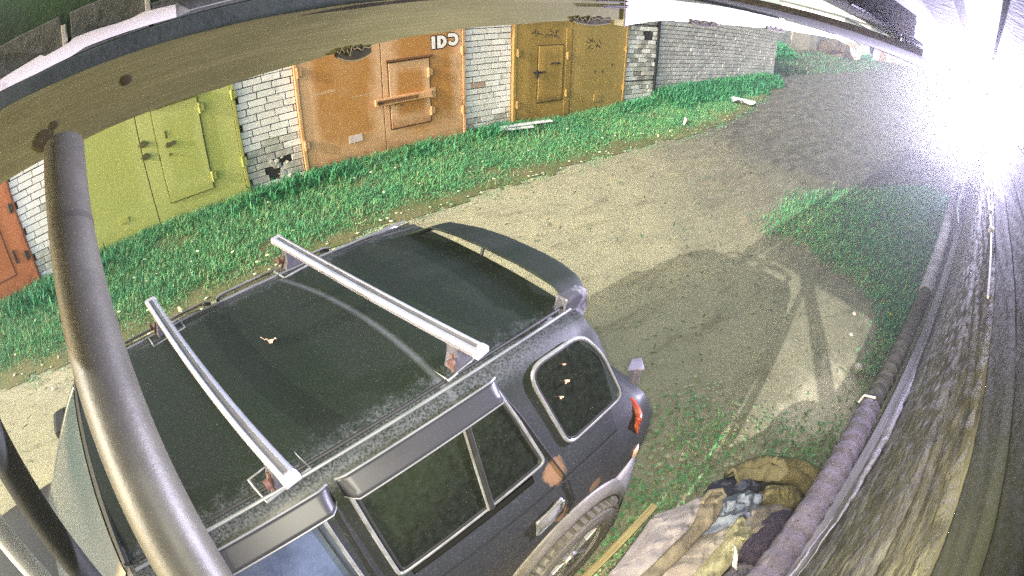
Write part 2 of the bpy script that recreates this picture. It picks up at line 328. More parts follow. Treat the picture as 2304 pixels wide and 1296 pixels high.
# ------------------------------------------------------------------ garages
ROOF = mat('roofing_felt', (.09, .09, .085), (.06, .06, .055), .95, ns=5, bs=20)
def painted(name, edge, core, amt=1.0, grime=(.1, .07, .03), streak=.3, feather=.13):
    """sheet metal paint, worn to another shade away from the edges (Generated x,z)"""
    m = bpy.data.materials.new(name); m.use_nodes = True; nt = m.node_tree; b = nt.nodes['Principled BSDF']
    tc = nt.nodes.new('ShaderNodeTexCoord'); sx = nt.nodes.new('ShaderNodeSeparateXYZ'); nt.links.new(tc.outputs['Generated'], sx.inputs[0])
    v = coords(nt); wob = math_(nt, 'MULTIPLY', math_(nt, 'SUBTRACT', noise(nt, 2.2, 5, .6, v), .5), .3)
    def inner(s, lo, hi):
        return math_(nt, 'MULTIPLY', ramp(nt, math_(nt, 'ADD', s, wob), lo, lo+feather), ramp(nt, math_(nt, 'ADD', s, wob), hi, hi-feather))
    k = math_(nt, 'MULTIPLY', inner(sx.outputs[0], .11, .93), inner(sx.outputs[2], .10, .95))
    k = math_(nt, 'MULTIPLY', k, ramp(nt, noise(nt, 1.6, 6, .6, v), .25, .5, .55, 1)); k = math_(nt, 'MULTIPLY', k, amt)
    c = mix(nt, k, edge, core)
    vz = coords(nt, 'Object', (14, 1, .8)); c = mix(nt, ramp(nt, noise(nt, 1.5, 6, .75, vz), .56, .78, 0, streak), c, grime)
    c = mix(nt, ramp(nt, noise(nt, 45, 3, .7, v), .62, .72, 0, .35), c, tuple(x*.6 for x in core))
    c = mix(nt, math_(nt, 'MULTIPLY', ramp(nt, math_(nt, 'ADD', sx.outputs[2], wob), .17, .02), ramp(nt, noise(nt, 9, 5, .7, v), .3, .6, .25, .8)), c, grime)
    c = mix(nt, ramp(nt, noise(nt, 5, 8, .75, coords(nt, 'Object', (1, 1, .5)), 1.5), .63, .70, 0, .7), c, grime)
    setc(nt, b, c); b.inputs['Roughness'].default_value = .62; b.inputs['Specular IOR Level'].default_value = .3
    bump(nt, b, noise(nt, 6, 5, .7, v), .12, .02); return m
OR_LEAF = painted('orange_gate_paint', (.58, .36, .20), (.40, .19, .05), 1, (.25, .1, .03), .35)
OR_FRAME = mat('orange_frame_paint', (.62, .36, .18), (.5, .26, .11), .65, ns=6)
YE_LEAF = painted('yellow_gate_paint', (.40, .42, .14), (.33, .36, .09), .8, (.3, .32, .08), .25)
YE_FRAME = mat('yellow_frame_paint', (.36, .37, .10), (.30, .30, .07), .65, ns=6)
BR_LEAF = painted('ochre_gate_paint', (.36, .23, .055), (.25, .165, .035), .9, (.09, .055, .012), .85)
BR_FRAME = mat('ochre_frame_paint', (.36, .22, .08), (.27, .18, .04), .7, ns=6)
BR2_LEAF = painted('ochre_gate_paint_clean', (.36, .245, .07), (.28, .20, .05), .8, (.2, .14, .03), .3)
RE_LEAF = painted('rust_red_gate_paint', (.36, .12, .05), (.27, .085, .03), .9, (.13, .04, .015), .6)
RE_FRAME = mat('rust_red_frame', (.33, .11, .05), (.25, .08, .03), .7, ns=6)
DARKM = mat('dark_iron', (.035, .03, .025), (.06, .05, .04), .6, metal=.3, ns=20)
WHITEP = mat('white_number_paint', (.85, .8, .78), (.75, .7, .68), .6, ns=20)
BLACKP = mat('black_outline_paint', (.02, .012, .01), (.03, .02, .02), .6)
def garage_shell(name, label, x0, x1, zb, sill):
    g = thing(name, label, 'garage', ((x0+x1)/2, YF, zb), 0, 'garages in the brick row')
    g.location = (0, 0, 0)
    box('back_wall', (x0, YF+.5, zb-.2), (x1, YF+5.5, .18), CEMENT, g)
    box('lintel', (sill[0]+.004, YF-.005, -.16), (sill[1]-.004, YF+.5, .178), CEMENT, g)
    box('roof', (x0, YF-.25, .185), (x1, YF+5.6, .30), ROOF, g)
    return g
def gate(g, x0, x1, zb, split, frame_m, leaf_ms, fw=.06, zt=-.16):
    """steel frame and two leaves; returns the leaves"""
    fr = MB().box((x0+.003, YF-.06, zb), (x0+fw, YF+.1, zt)).box((x1-fw, YF-.06, zb), (x1-.003, YF+.1, zt)).box((x0+fw, YF-.06, zt-fw), (x1-fw, YF+.1, zt)).obj('gate_frame', frame_m, g, bev=.006)
    out = []
    for a, b, m in ((x0+fw+.006, split-.006, leaf_ms[0]), (split+.006, x1-fw-.006, leaf_ms[1])):
        out.append(MB().box((a, YF-.045, zb+.02), (b, YF-.005, zt-fw-.006)).obj('gate_leaf', m, g, bev=.005))
    return out
def plate(name, x0, x1, z0, z1, m, parent, proud=.02, y=YF-.045, bev=.004):
    return MB().box((x0, y-proud, z0), (x1, y-.001 if proud > .003 else y-.0005, z1)).obj(name, m, parent, bev=bev if proud > .008 else 0)
def outline(name, x0, x1, z0, z1, w, m, parent, proud=.006, y=YF-.045):
    return MB().box((x0, y-proud, z0), (x0+w, y-.001, z1)).box((x1-w, y-proud, z0), (x1, y-.001, z1)).box((x0+w, y-proud, z1-w), (x1-w, y-.001, z1)).box((x0+w, y-proud, z0), (x1-w, y-.001, z0+w)).obj(name, m, parent)
def hinges(leaf, pts, m):
    for (x, z) in pts:
        MB().tube([(x, YF-.075, z-.07), (x, YF-.075, z+.07)], .02, 8).box((x-.02, YF-.085, z-.05), (x+.06, YF-.046, z+.05)).obj('hinge', m, leaf, bev=.003)
def pickA(r, x):
    if r > 9.5 or (r > 8 and x > .35): return CEM_B if random.random() < .75 else WHITE_B
    return WHITE_B
def pickB(r, x):
    if r == 8 and .1 < x < .36: return RED_B
    return CEM_B if r > 13 and random.random() < .8 else WHITE_B
def pickC(r, x):
    u = random.random()
    if r < 1: return GREY_B if u < .6 else WHITE_B
    if 2 < r < 12: return GREY_B if (x > .3 and u < .5) or u < .2 else (CEM_B if u > .8 else WHITE_B)
    return CEM_B if u < .4 else WHITE_B
def pickD(r, x): return CEM_B if (r > 9 or (3 < r < 7 and x > .5)) and random.random() < .8 else WHITE_B

ZB = lambda x: gz(x, 6.6)-.02
# yellow-green garage
g = garage_shell('garage', 'brick garage with yellow green double gates behind the leaning metal strut', -2.1, 1.33, ZB(0), (-2.1, .51))
pillar(g, .512, 1.33, -.853, ZB(1), pickA, lambda r, x: r > 11 and .3 < x < .62 and r > 11.5)
for k in range(26):
    s = random.uniform(.03, .07); x = random.uniform(.85, 1.12); z = ZB(1)+random.uniform(.05, .42)
    bm = bmesh.new(); bmesh.ops.create_icosphere(bm, subdivisions=1, radius=s)
    for v in bm.verts: v.co *= random.uniform(.6, 1.2)
    bm.transform(Matrix.Translation((x, YF+.03+random.uniform(-.01, .04), z))); me = bpy.data.meshes.new('rubble_stone'); bm.to_mesh(me); bm.free(); me.materials.append(CEM_B); link(bpy.data.objects.new('rubble_stone', me), g)
L, Rr = gate(g, -2.1, .51, ZB(0), -.87, YE_FRAME, (YE_LEAF, YE_LEAF), .05)
w = plate('wicket_door', -.63, .0, -2.14, -.88, YE_LEAF, Rr, .022); outline('wicket_gap', -.648, .018, -2.157, -.863, .008, mat('yellow_shadow_gap', (.14, .15, .03), rough=.8), Rr)
plate('rain_lip', -.68, .06, -.84, -.815, YE_FRAME, Rr, .06)
hinges(Rr, [(.02, -1.03), (.02, -1.98), (.47, -.99), (.47, -1.91)], YE_FRAME)
for z in (-1.25, -1.42):
    MB().tube([(-.83, YF-.046, z), (-.83, YF-.085, z)], .045, 14).tube([(-.90, YF-.075, z), (-.76, YF-.075, z)], .012, 8).obj('lock_boss', mat('dark_yellow_paint', (.09, .085, .02), (.06, .06, .015), .6), Rr, bev=.004)
for (kx, kz, kr) in ((-.49, -1.37, .034), (-.42, -1.36, .027), (-.49, -1.5, .015)): MB().tube([(kx, YF-.066, kz), (kx, YF-.095, kz)], kr, 12).obj('keyhole_cover', MATS['dark_yellow_paint'], Rr)
MB().box((-.505, YF-.076, -1.28), (-.485, YF-.067, -1.18)).obj('key_slot', MATS['dark_yellow_paint'], Rr)
plate('vent_plate', -1.45, -1.3, -2.17, -2.1, YE_FRAME, L, .012)
# orange garage
g = garage_shell('garage', 'brick garage with faded orange double gates and white number at top right', 1.333, 4.84, ZB(2.6), (1.33, 3.945))
pillar(g, 3.947, 4.837, -.754, ZB(4.4), pickB)
L, Rr = gate(g, 1.333, 3.945, ZB(2.6), 2.585, OR_FRAME, (OR_LEAF, OR_LEAF), .05)
outline('wicket_gap', 2.67, 3.345, -2.035, -1.015, .014, mat('orange_shadow_gap', (.12, .05, .015), rough=.8), Rr); plate('wicket_door', 2.69, 3.325, -2.015, -1.035, OR_LEAF, Rr, .02)
plate('rain_lip', 2.64, 3.38, -1.01, -.98, mat('rust_dark', (.13, .06, .02), (.2, .09, .03), .8, ns=20), Rr, .05)
b = plate('latch_bar', 2.44, 3.33, -1.625, -1.525, OR_FRAME, Rr, .05, YF-.068); MB().box((2.46, YF-.126, -1.6), (3.1, YF-.119, -1.55)).obj('bar_groove', mat('rust_dark', (.13, .06, .02)), b)
MB().tube([(2.5, YF-.119, -1.575), (2.5, YF-.135, -1.575)], .03, 12).obj('padlock', DARKM, b)
plate('bar_bracket', 3.33, 3.42, -1.66, -1.5, OR_FRAME, Rr, .02)
for (x, z) in ((2.76, -1.66), (2.85, -1.68), (2.8, -1.64)): MB().tube([(x, YF-.066, z), (x, YF-.075, z)], .012, 8).obj('keyhole_cover', DARKM, Rr)
hinges(Rr, [(3.88, -.97), (3.88, -1.93), (3.31, -1.25), (3.33, -1.85)], OR_FRAME); hinges(L, [(1.38, -.92), (1.37, -1.95)], OR_FRAME)
plate('vent_plate', 2.02, 2.225, -2.09, -1.98, mat('pale_metal_plate', (.62, .52, .52), (.5, .42, .42), .5), L, .01)
for (x0, x1, z0, z1) in ((1.54, 1.9, -1.285, -1.275), (1.7, 1.88, -1.265, -1.255), (2.1, 2.5, -1.43, -1.422)): plate('scratch', x0, x1, z0, z1, mat('bare_scratch', (.6, .42, .28)), L, .002)
def glyphs(parent, y):
    def ring(cx, cz, rx, rz, a0, a1, t, n=18):
        return [(cx+rx*math.cos(R(a0+(a1-a0)*i/n)), cz+rz*math.sin(R(a0+(a1-a0)*i/n))) for i in range(n+1)]+[(cx+(rx-t)*math.cos(R(a1-(a1-a0)*i/n)), cz+(rz-t)*math.sin(R(a1-(a1-a0)*i/n))) for i in range(n+1)]
    def strip(mb, P, y0, y1):
        n = len(P)//2
        for i in range(n-1): mb.prism([P[i], P[i+1], P[2*n-2-i], P[2*n-1-i]], y0, y1)
    for k, (e, y0, m, nm) in enumerate(((.016, y-.002, BLACKP, 'number_outline'), (0, y-.005, WHITEP, 'number_paint'))):
        t = .052+2*e
        for ch in range(3):
            mb = MB()
            if ch == 0: mb.box((3.385-e, y0, -.905-e), (3.44+e, y, -.715+e))
            if ch == 1:
                mb.box((3.475-e, y0, -.905-e), (3.53+e, y, -.71+e))
                strip(mb, ring(3.53, -.8075, .10+e, .0975+e, -90, 90, t), y0, y)
            if ch == 2:
                strip(mb, ring(3.735, -.79, .095+e, .0975+e, -150, 90, t), y0, y); mb.box((3.655-e, y0, -.6925-t+e), (3.735, y, -.6925+e))
            mb.obj(nm, m, parent)
glyphs(Rr, YF-.046)
# ochre garage
g = garage_shell('garage', 'brick garage with streaky ochre brown gates beside the blank grey brick wall', 4.843, 8.58, ZB(6.2), (4.84, 7.6))
pillar(g, 7.603, 8.58, -.624, ZB(8), pickC, lambda r, x: r in (1, 2) and .6 < x < .84)
box('vent_hole', (8.2, YF+.0, -.92), (8.43, YF+.017, -.73), DARKM, g)
for z in (-.624+.04, -1.80): box('tar_line', (7.61, YF-.012, z-.012), (8.585, YF+.012, z+.012), mat('tar', (.012, .012, .012), rough=.7), g)
box('dark_strip', (8.585, YF-.03, ZB(8.6)), (8.64, YF+.3, .18), mat('tar', (.012, .012, .012)), g)  # plain black box filling the slot beside the pillar
L, Rr = gate(g, 4.843, 7.6, ZB(6.2), 6.135, BR_FRAME, (BR_LEAF, BR2_LEAF), .06)
outline('wicket_gap', 5.345, 5.925, -2.035, -.99, .016, mat('ochre_shadow_gap', (.06, .04, .01), rough=.8), L); plate('wicket_door', 5.365, 5.905, -2.015, -1.01, BR_LEAF, L, .018)
plate('wicket_post', 5.97, 6.09, -2.3, -.7, BR_LEAF, L, .012)
plate('letter_slot', 5.62, 5.83, -1.34, -1.315, DARKM, L, .022, YF-.06)
MB().box((5.26, YF-.075, -1.49), (5.47, YF-.046, -1.46)).box((5.3, YF-.09, -1.56), (5.33, YF-.046, -1.42)).tube([(5.47, YF-.064, -1.47), (5.47, YF-.09, -1.47)], .018, 8).obj('latch', DARKM, L)
hinges(L, [(6.0, -1.2), (6.0, -1.9), (4.92, -1.1), (4.92, -2.0)], BR_FRAME); hinges(Rr, [(7.53, -1.1), (7.53, -1.9)], BR_FRAME)
plate('vent_plate', 6.73, 6.93, -2.15, -2.0, BR2_LEAF, Rr, .012)
for (cx, cz, n, sx, sz, prt) in ((6.66, -.98, 11, .17, .13, Rr), (5.5, -.79, 14, .28, .07, L)):
    for k in range(n):
        x = cx+random.uniform(-sx, sx); z = cz+random.uniform(-sz, sz); a = random.uniform(-.9, .9) if prt is Rr else random.uniform(-1.5, 1.5); l = random.uniform(.04, .14)
        MB().box((-l/2, YF-.0475, -.007), (l/2, YF-.0465, .007), Matrix.Rotation(a, 3, 'Y'), (x, 0, z)).obj('scrawl', DARKM, prt)
for (x, z) in ((6.73, -1.55), (6.93, -1.55), (7.18, -1.42)): plate('paint_chip', x-.015, x+.015, z-.025, z+.025, DARKM, Rr, .003)
# rust red garage at the far left
g = garage_shell('garage', 'brick garage with rust red gates at the left edge', -6.2, -2.103, ZB(-4), (-6.2, -2.98))
pillar(g, -2.977, -2.103, -1.075, ZB(-2.5), pickD)
L, Rr = gate(g, -6.2, -2.98, ZB(-4), -4.6, RE_FRAME, (RE_LEAF, RE_LEAF), .06)
outline('wicket_gap', -4.3, -3.35, -2.2, -1.0, .016, mat('red_shadow_gap', (.06, .02, .01), rough=.8), Rr); hinges(Rr, [(-3.05, -1.3), (-3.05, -2.0)], DARKM)
plate('pull_handle', -3.27, -3.24, -2.05, -1.85, DARKM, Rr, .03)

# blank brick building to the right of the row
bb = thing('brick_building', 'blank grey brick building with weeds along its foot', 'building')
x0, x1, yb = 8.66, 14.82, 6.66
MB().box((x0, yb+.02, -2.6), (x1-.012, yb+6, .18)).obj('mortar_core', MORTAR, bb)
box('roof', (x0, yb-.2, .185), (x1+.1, yb+6.1, .3), ROOF, bb)
YSAVE = YF; rest = []; cnt = 0; rows = []
for r in range(26):
    z = .12-.098*r-.049; x = x0-(.13 if r % 2 else 0)-.07*((r//2) % 2)
    while x < x1-.02:
        a, b = max(x, x0), min(x+.25, x1)
        if b-a > .03: rows.append((a, b, z))
        x += .26
rows.sort(key=lambda t: (t[2] > -.12 or t[2] < -1.95, t[0]))
for i, (a, b, z) in enumerate(rows):
    if i < 298: place_brick(bb, a, b, z, yb, BACK_B, .004)
    else: rest.append((a, b, z))
mb = MB()
for (a, b, z) in rest:
    j = random.gauss(0, .004); mb.box((a, yb+j, z-.044+random.gauss(0, .002)), (b, yb+.09, z+.044))
o = mb.obj('brick_remainder', mat('weathered_grey_brick_mass', (.57, .55, .55), (.38, .37, .37), .92, ns=3, bs=30, bstr=.5), bb); o['kind'] = 'stuff'
mb = MB()
for r in range(26):
    z = .12-.098*r-.049; y = yb+.02
    while y < yb+6: mb.box((x1-.1, y, z-.044), (x1+random.gauss(0, .004), min(y+.25, yb+6), z+.044)); y += .26
o = mb.obj('side_bricks', MATS['weathered_grey_brick_mass'], bb); o['kind'] = 'stuff'

# ------------------------------------------------------------------ far garages across the lane
FW = mat('far_white_plaster', (.85, .83, .8), (.78, .76, .72), .9, ns=2); FG = mat('far_grey_block', (.45, .44, .42), (.33, .32, .3), .9, ns=2)
FD = mat('far_tan_door', (.6, .38, .26), (.5, .3, .2), .7, ns=3); FP = mat('far_pink_door', (.75, .58, .52), (.68, .5, .45), .7, ns=3); FDK = mat('far_dark', (.03, .03, .08), (.05, .05, .1), .8)
def far_garage(label, x0, x1, y, h, wall, doors, marks=(), canopy=()):
    zb = gz((x0+x1)/2, y); g = thing('far_garage', label, 'garage', (0, 0, 0), 0, 'distant garages along the lane')
    box('wall', (x0, y, zb-.5), (x1-.01, y+5, zb+h), wall, g); box('roof', (x0-.1, y-.15, zb+h+.002), (x1+.05, y+5.2, zb+h+.12), ROOF, g)
    for (a, b, hh, m) in doors: MB().box((a, y-.06, zb-.3), (b, y-.002, zb+hh)).obj('door', m, g, bev=.02)
    for (a, b, z0, z1) in canopy: box('door_hood', (a, y-.25, zb+z0), (b, y-.002, zb+z1), FDK, g)
    for P in marks: MB().prism([(px_, pz+zb) for px_, pz in P], y-.02, y-.003).obj('dark_blotch', FDK, g)  # flat dark polygons laid on the wall
far_garage('low grey block garage just past the blank wall corner', 20.5, 24.2, 10.6, 1.35, FG, [(21.5, 23.5, 1.1, FG)])
far_garage('grey block garage with tan panel left of the rubble heap', 24.8, 30.5, 10.9, 1.75, FG, [(26, 29, 1.3, mat('far_tan_grey', (.5, .45, .36), (.4, .36, .3), .8, ns=2))])
far_garage('grey garage with stepped wall end right of the rubble heap', 30.8, 34.6, 11.2, 1.5, FG, [])
far_garage('distant white garage with pale peach double door', 35, 42.5, 10.7, 2.6, FW, [(36.2, 38.8, 1.7, mat('far_peach_door', (.8, .66, .5), (.72, .58, .44), .7, ns=3))], canopy=[(36.6, 38.4, 1.95, 2.1)])
far_garage('distant white garage with dark blue blotch on its wall', 42.6, 47.6, 10.6, 2.8, FW, [], marks=[[(43.2, 1.1), (43.6, .6), (44.3, .5), (44.2, .2), (44.9, .15), (44.7, .55), (45.1, 1.0), (45.0, 1.6), (44.5, 1.7), (44.6, 1.1), (44.1, 1.0), (43.7, 1.5)]])
far_garage('distant white garage with tan door under dark hood', 47.7, 54, 10.7, 3.0, FW, [(48.2, 51.2, 2.1, FD)], canopy=[(47.8, 52, 2.35, 2.55)])
far_garage('farthest white garage with pale pink doors', 54.2, 76, 10.9, 3.4, FW, [(55.5, 58.5, 2.2, FP), (62, 67, 2.2, FP)])
hm = []
bm = bmesh.new(); bmesh.ops.create_icosphere(bm, subdivisions=4, radius=1)
for v in bm.verts:
    n = 1+.18*vnoise(v.co.x*3, v.co.y*3+v.co.z*2); v.co = (v.co.x*1.9*n, v.co.y*1.1*n, max(v.co.z, -.2)*1.05*n)
me = bpy.data.meshes.new('rubble_heap'); bm.to_mesh(me); bm.free(); me.materials.append(mat('dark_rubble', (.12, .1, .085), (.07, .06, .05), .95, ns=4, bs=9, bstr=.8, bdist=.1))
rh = link(bpy.data.objects.new('rubble_heap', me)); rh.location = (31.6, 10.0, gz(31.6, 10)); tag(rh, 'dark heap of rubble slumped against the distant grey garages', 'rubble heap')
for i in range(9):
    o = MB().box((-.25, -.2, -.18), (.25, .2, .18)).obj('block', FG, rh, bev=.03); o.location = (1.6+random.uniform(0, 1.3), -.6+random.uniform(-.4, .3), random.uniform(0, .9)*(1-i*.05)); o.rotation_euler = (random.uniform(-.6, .6), random.uniform(-.6, .6), random.uniform(0, 3))
def shrub(name, label, loc, r, n, m):
    P = RNG.normal(0, 1, (n, 3)); P /= np.linalg.norm(P, axis=1)[:, None]; P *= RNG.uniform(.3, 1, n)[:, None]**.5*np.array(r); P[:, 2] = np.abs(P[:, 2]); P += np.array(loc)
    d = RNG.normal(0, 1, (n, 2, 3)); d /= np.linalg.norm(d, axis=2)[:, :, None]; s = RNG.uniform(.04, .1, n)[:, None]
    V = np.stack([P-d[:, 0]*s, P+d[:, 1]*s*.5, P+d[:, 0]*s, P-d[:, 1]*s*.5], 1)
    return tag(arr_mesh(name, V.reshape(-1, 3), np.arange(4*n), np.full(n, 4), m), label, 'bush')
shrub('bush', 'dark green bush behind the blank wall corner', (20.8, 9.4, gz(21, 9.4)), (2.0, .8, .75), 2600, WEEDS)
shrub('bush', 'small pale bush before the distant white garages', (41.4, 10.2, gz(41, 10.2)), (1.0, .5, .55), 500, WEEDS)

# ------------------------------------------------------------------ things lying on the verge
bd = mat('white_board', (.8, .78, .8), (.66, .64, .66), .7, ns=5)
def lie(name, label, cat, pts, w, t, m, lift=.08):
    (xa, ya), (xb, yb) = pts; za, zb_ = gz(xa, ya)+lift, gz(xb, yb)+lift; d = Vector((xb-xa, yb-ya, zb_-za)); L = d.length
    o = MB().box((0, -w/2, 0), (L, w/2, t)).obj(name, m, None, bev=.004); o.location = (xa, ya, za); o.rotation_euler = d.to_track_quat('X', 'Z').to_euler(); return tag(o, label, cat)
lie('plank', 'long white plank lying in the grass below the white brick pillar', 'plank', ((4.5, 6.42), (5.5, 6.33)), .09, .02, bd, .12)
lie('plank', 'short white plank lying under the longer white one', 'plank', ((4.42, 6.35), (5.05, 6.27)), .08, .02, bd, .1)
o = MB().grid(lambda u, v: (10.6+u*.55, 5.45+v*.3+.1*math.sin(u*5), gz(10.8, 5.6)+.1+.05*math.sin(u*7+v*5)), 10, 6).obj('rag', mat('pale_rag', (.5, .55, .5), (.4, .45, .42), .9), None, True); tag(o, 'pale rag lying in the weeds near the blank wall', 'rag')
o = MB().tube([(8.03, 5.33, gz(8, 5.3)+.02), (8.06, 5.31, gz(8, 5.3)+.16)], [.03, .034], 12).obj('paper_cup', mat('cup_paper', (.75, .7, .62), (.45, .25, .2), .6, ns=12, lo=.5, hi=.55), None, True); tag(o, 'small pale crumpled cup standing alone in the grass', 'cup')
def leaf(name, label, loc, s, m, rz=0, stem=True):
    n = 10; P = [(s*(1-2*i/n), s*.45*math.sin(math.pi*i/n)*(1.2-.5*i/n), .012*math.sin(i*.9)) for i in range(n+1)]; Q = [(s*(1-2*i/n), -s*.45*math.sin(math.pi*i/n)*(1.2-.5*i/n), .01*math.cos(i*.7)) for i in range(1, n)]
    mid = [(s*(1-2*i/n), 0, .004) for i in range(n+1)]; V = P+Q+mid; F = []
    for i in range(n):
        a, b = 2*n+i, 2*n+i+1; F.append((i, i+1, b, a)); q0 = n+i if i > 0 else 2*n; q1 = n+1+i if i < n-1 else 3*n; F.append((a, b, q1, q0))
    o = mesh(name, V, [tuple(dict.fromkeys(f)) for f in F], m)
    if stem: MB().tube([(s, 0, .004), (s*1.5, s*.15, .02)], s*.04, 6).obj('stalk', m, o)
    o.location = loc; o.rotation_euler = (.1, .05, rz); return tag(o, label, 'leaf')
YLEAF = mat('yellow_leaf', (.75, .7, .08), (.6, .55, .06), .6); PLEAF = mat('pale_leaf', (.75, .55, .42), (.5, .2, .14), .6, ns=14)
leaf('leaf', 'bright yellow leaf lying on the dirt near the wall', (5.78, .22, gz(5.8, .22)+.02), .045, YLEAF, 1.0)
leaf('leaf', 'pale leaf on the bare dirt at the left of the lane', (-2.46, 4.3, gz(-2.4, 4.3)+.02), .05, mat('ivory_leaf', (.66, .64, .5), (.5, .5, .36), .7), 2)
for (x, y, s, lab) in ((4.39, .22, .05, 'flat pale stone on the sandy stain near the pipe'), (4.86, .5, .025, 'small pale stone on the dirt left of the yellow leaf'), (5.3, .62, .028, 'pale pebble on the dirt below the grass patch')):
    bm = bmesh.new(); bmesh.ops.create_icosphere(bm, subdivisions=2, radius=s)
    for v in bm.verts: v.co = (v.co.x*1.3*(1+.2*vnoise(v.co.x*60, v.co.y*60)), v.co.y, v.co.z*.6)
    me = bpy.data.meshes.new('stone'); bm.to_mesh(me); bm.free(); me.materials.append(mat('pale_stone', (.62, .58, .48), (.5, .47, .4), .9)); o = link(bpy.data.objects.new('stone', me)); o.location = (x, y, gz(x, y)+s*.3); tag(o, lab, 'stone')

# ------------------------------------------------------------------ canopy: beam boards, struts, roof
def wood(name, c1, c2, grain=(1.2, 14, 14), ns=2.2, rough=.8, knots=True):
    m = bpy.data.materials.new(name); m.use_nodes = True; nt = m.node_tree; b = nt.nodes['Principled BSDF']
    b.inputs['Roughness'].default_value = rough; b.inputs['Specular IOR Level'].default_value = .25
    v = coords(nt, 'Object', grain); n1 = noise(nt, ns, 6, .6, v, .8)
    c = mix(nt, ramp(nt, n1, .36, .62), c1, c2)
    wv = nt.nodes.new('ShaderNodeTexWave'); wv.bands_direction = 'Z'; wv.inputs['Scale'].default_value = 1.1; wv.inputs['Distortion'].default_value = 5; wv.inputs['Detail'].default_value = 3; wv.inputs['Detail Scale'].default_value = .6
    nt.links.new(coords(nt, 'Object', (grain[0]*.35, grain[1]*1.0, grain[2]*2.2)), wv.inputs['Vector'])
    c = mix(nt, ramp(nt, wv.outputs[0], .72, 1, 0, .45), c, tuple(x*.55 for x in c2))
    if knots:
        vo = nt.nodes.new('ShaderNodeTexVoronoi'); vo.inputs['Scale'].default_value = 2.6; nt.links.new(coords(nt, 'Object', (1, 2.5, 2.5)), vo.inputs['Vector'])
        c = mix(nt, ramp(nt, vo.outputs['Distance'], .09, .03, 0, .8), c, tuple(x*.35 for x in c2))
    setc(nt, b, c); bump(nt, b, math_(nt, 'ADD', n1, math_(nt, 'MULTIPLY', wv.outputs[0], .6)), .35, .006); return m
BEAM = wood('pine_board', (.20, .192, .082), (.15, .145, .056)); DWOOD = wood('dark_weathered_wood', (.13, .12, .09), (.07, .068, .05), knots=False)
YB = 1.25
def board(name, label, lo, hi, y, t, m, cat='beam'):
    """board on edge: lo/hi are lists of (x, z) along its lower and upper edge"""
    X = np.linspace(lo[0][0], lo[-1][0], 60); zl = np.interp(X, *zip(*lo)); zh = np.interp(X, *zip(*hi)); V = []; F = []
    for i, x in enumerate(X):
        w = .0025*vnoise(x*5, 1.3)+.0015*vnoise(x*17, 4)
        V += [(x, y, zl[i]+w), (x, y, zh[i]+w*.5), (x, y+t, zh[i]), (x, y+t, zl[i])]
    for i in range(len(X)-1):
        a, b = 4*i, 4*i+4; F += [(a, b, b+1, a+1), (a+1, b+1, b+2, a+2), (a+2, b+2, b+3, a+3), (a+3, b+3, b, a)]
    F += [(0, 1, 2, 3), tuple(4*len(X)-4+k for k in (3, 2, 1, 0))]
    mb = MB(); mb.add(V, F); return tag(mb.obj(name, m), label, cat)
b1 = board('beam', 'long pine beam board with knots held up by the metal strut', [(-2.2, -.20), (-.58, -.177), (.1, -.161), (.75, -.121), (1.41, -.096)], [(-2.2, .005), (-.5, -.006), (.5, -.020), (1.41, -.012)], YB, .05, BEAM)
b2 = board('beam', 'glaring pale beam board continuing right of the joint with bent nails', [(1.414, -.121), (1.6, -.088), (2.2, -.068), (2.75, -.036), (4.4, .018), (4.9, .03)], [(1.414, -.004), (2.2, .02), (4.9, .036)], YB-.004, .05, wood('lamplit_pine', (.85, .82, .74), (.78, .74, .64)))  # near-white colour puts the floodlight's glare into the wood
mb = MB()
for k, (z, l) in enumerate(((-.030, .17), (-.046, .14), (-.052, .13))): mb.tube([(1.43, YB-.006, z+.008), (1.40, YB-.02, z+.004), (1.41-l, YB-.028, z)], .0026, 6)
mb.obj('bent_nail', DARKM, b2); MB().box((1.4105, YB-.007, -.125), (1.4165, YB-.0045, .0)).obj('joint_gap', DARKM, b2)
BARK = mat('bark', (.02, .018, .008), (.04, .037, .014), .95, ns=25, bs=40); BARKE = mat('torn_bark_edge', (.2, .18, .09), (.14, .12, .06), .9, ns=20)
def bark(parent, x0, x1, z0, d, y):
    n = 14; lo = [(x0+(x1-x0)*i/n, z0+(-d*math.sin(math.pi*min(1, i/n*.9+.04))**.6)) for i in range(n+1)]; hi = [(x1-(x1-x0)*i/n, z0+.012+.010*vnoise(i*1.9, x0*7)) for i in range(n+1)]
    o = MB().prism(lo+hi, y-.004, y+.02).obj('bark_strip', BARK, parent)
    MB().tube([(p[0], y-.003, p[1]) for p in lo], .0022, 6).obj('torn_edge', BARKE, o); MB().tube([(p[0], y-.005, p[1]-.004-.012*(i in (4, 9))) for i, p in enumerate(hi)], .002, 6).obj('torn_edge', BARKE, o)
bark(b1, .37, .465, -.148, .024, YB); bark(b1, 1.16, 1.34, -.104, .016, YB); bark(b2, 1.84, 2.06, -.078, .016, YB-.004); bark(b2, 2.6, 2.86, -.044, .010, YB-.004)
mb = MB(); mb.prism([(.28, -.0285), (.44, -.022), (.56, -.022), (.7, -.028), (.55, -.031), (.42, -.033)], YB-.002, YB+.004); mb.obj('crack', BARK, b1)
for (x, z, s) in ((-.42, -.13, .03), (-.17, -.07, .014), (-.385, -.105, .012)):   # dark knots with a resin run
    bm = bmesh.new(); bmesh.ops.create_uvsphere(bm, u_segments=14, v_segments=8, radius=s)
    for v in bm.verts: v.co = (v.co.x*1.1*(1+.25*vnoise(v.co.x*90, v.co.z*80)), v.co.y*.12, v.co.z*.9)
    me = bpy.data.meshes.new('knot'); bm.to_mesh(me); bm.free(); me.materials.append(mat('knot_wood', (.05, .042, .015), (.025, .02, .008), .8, ns=60)); o = link(bpy.data.objects.new('knot', me), b1); o.location = (x, YB-.001, z)
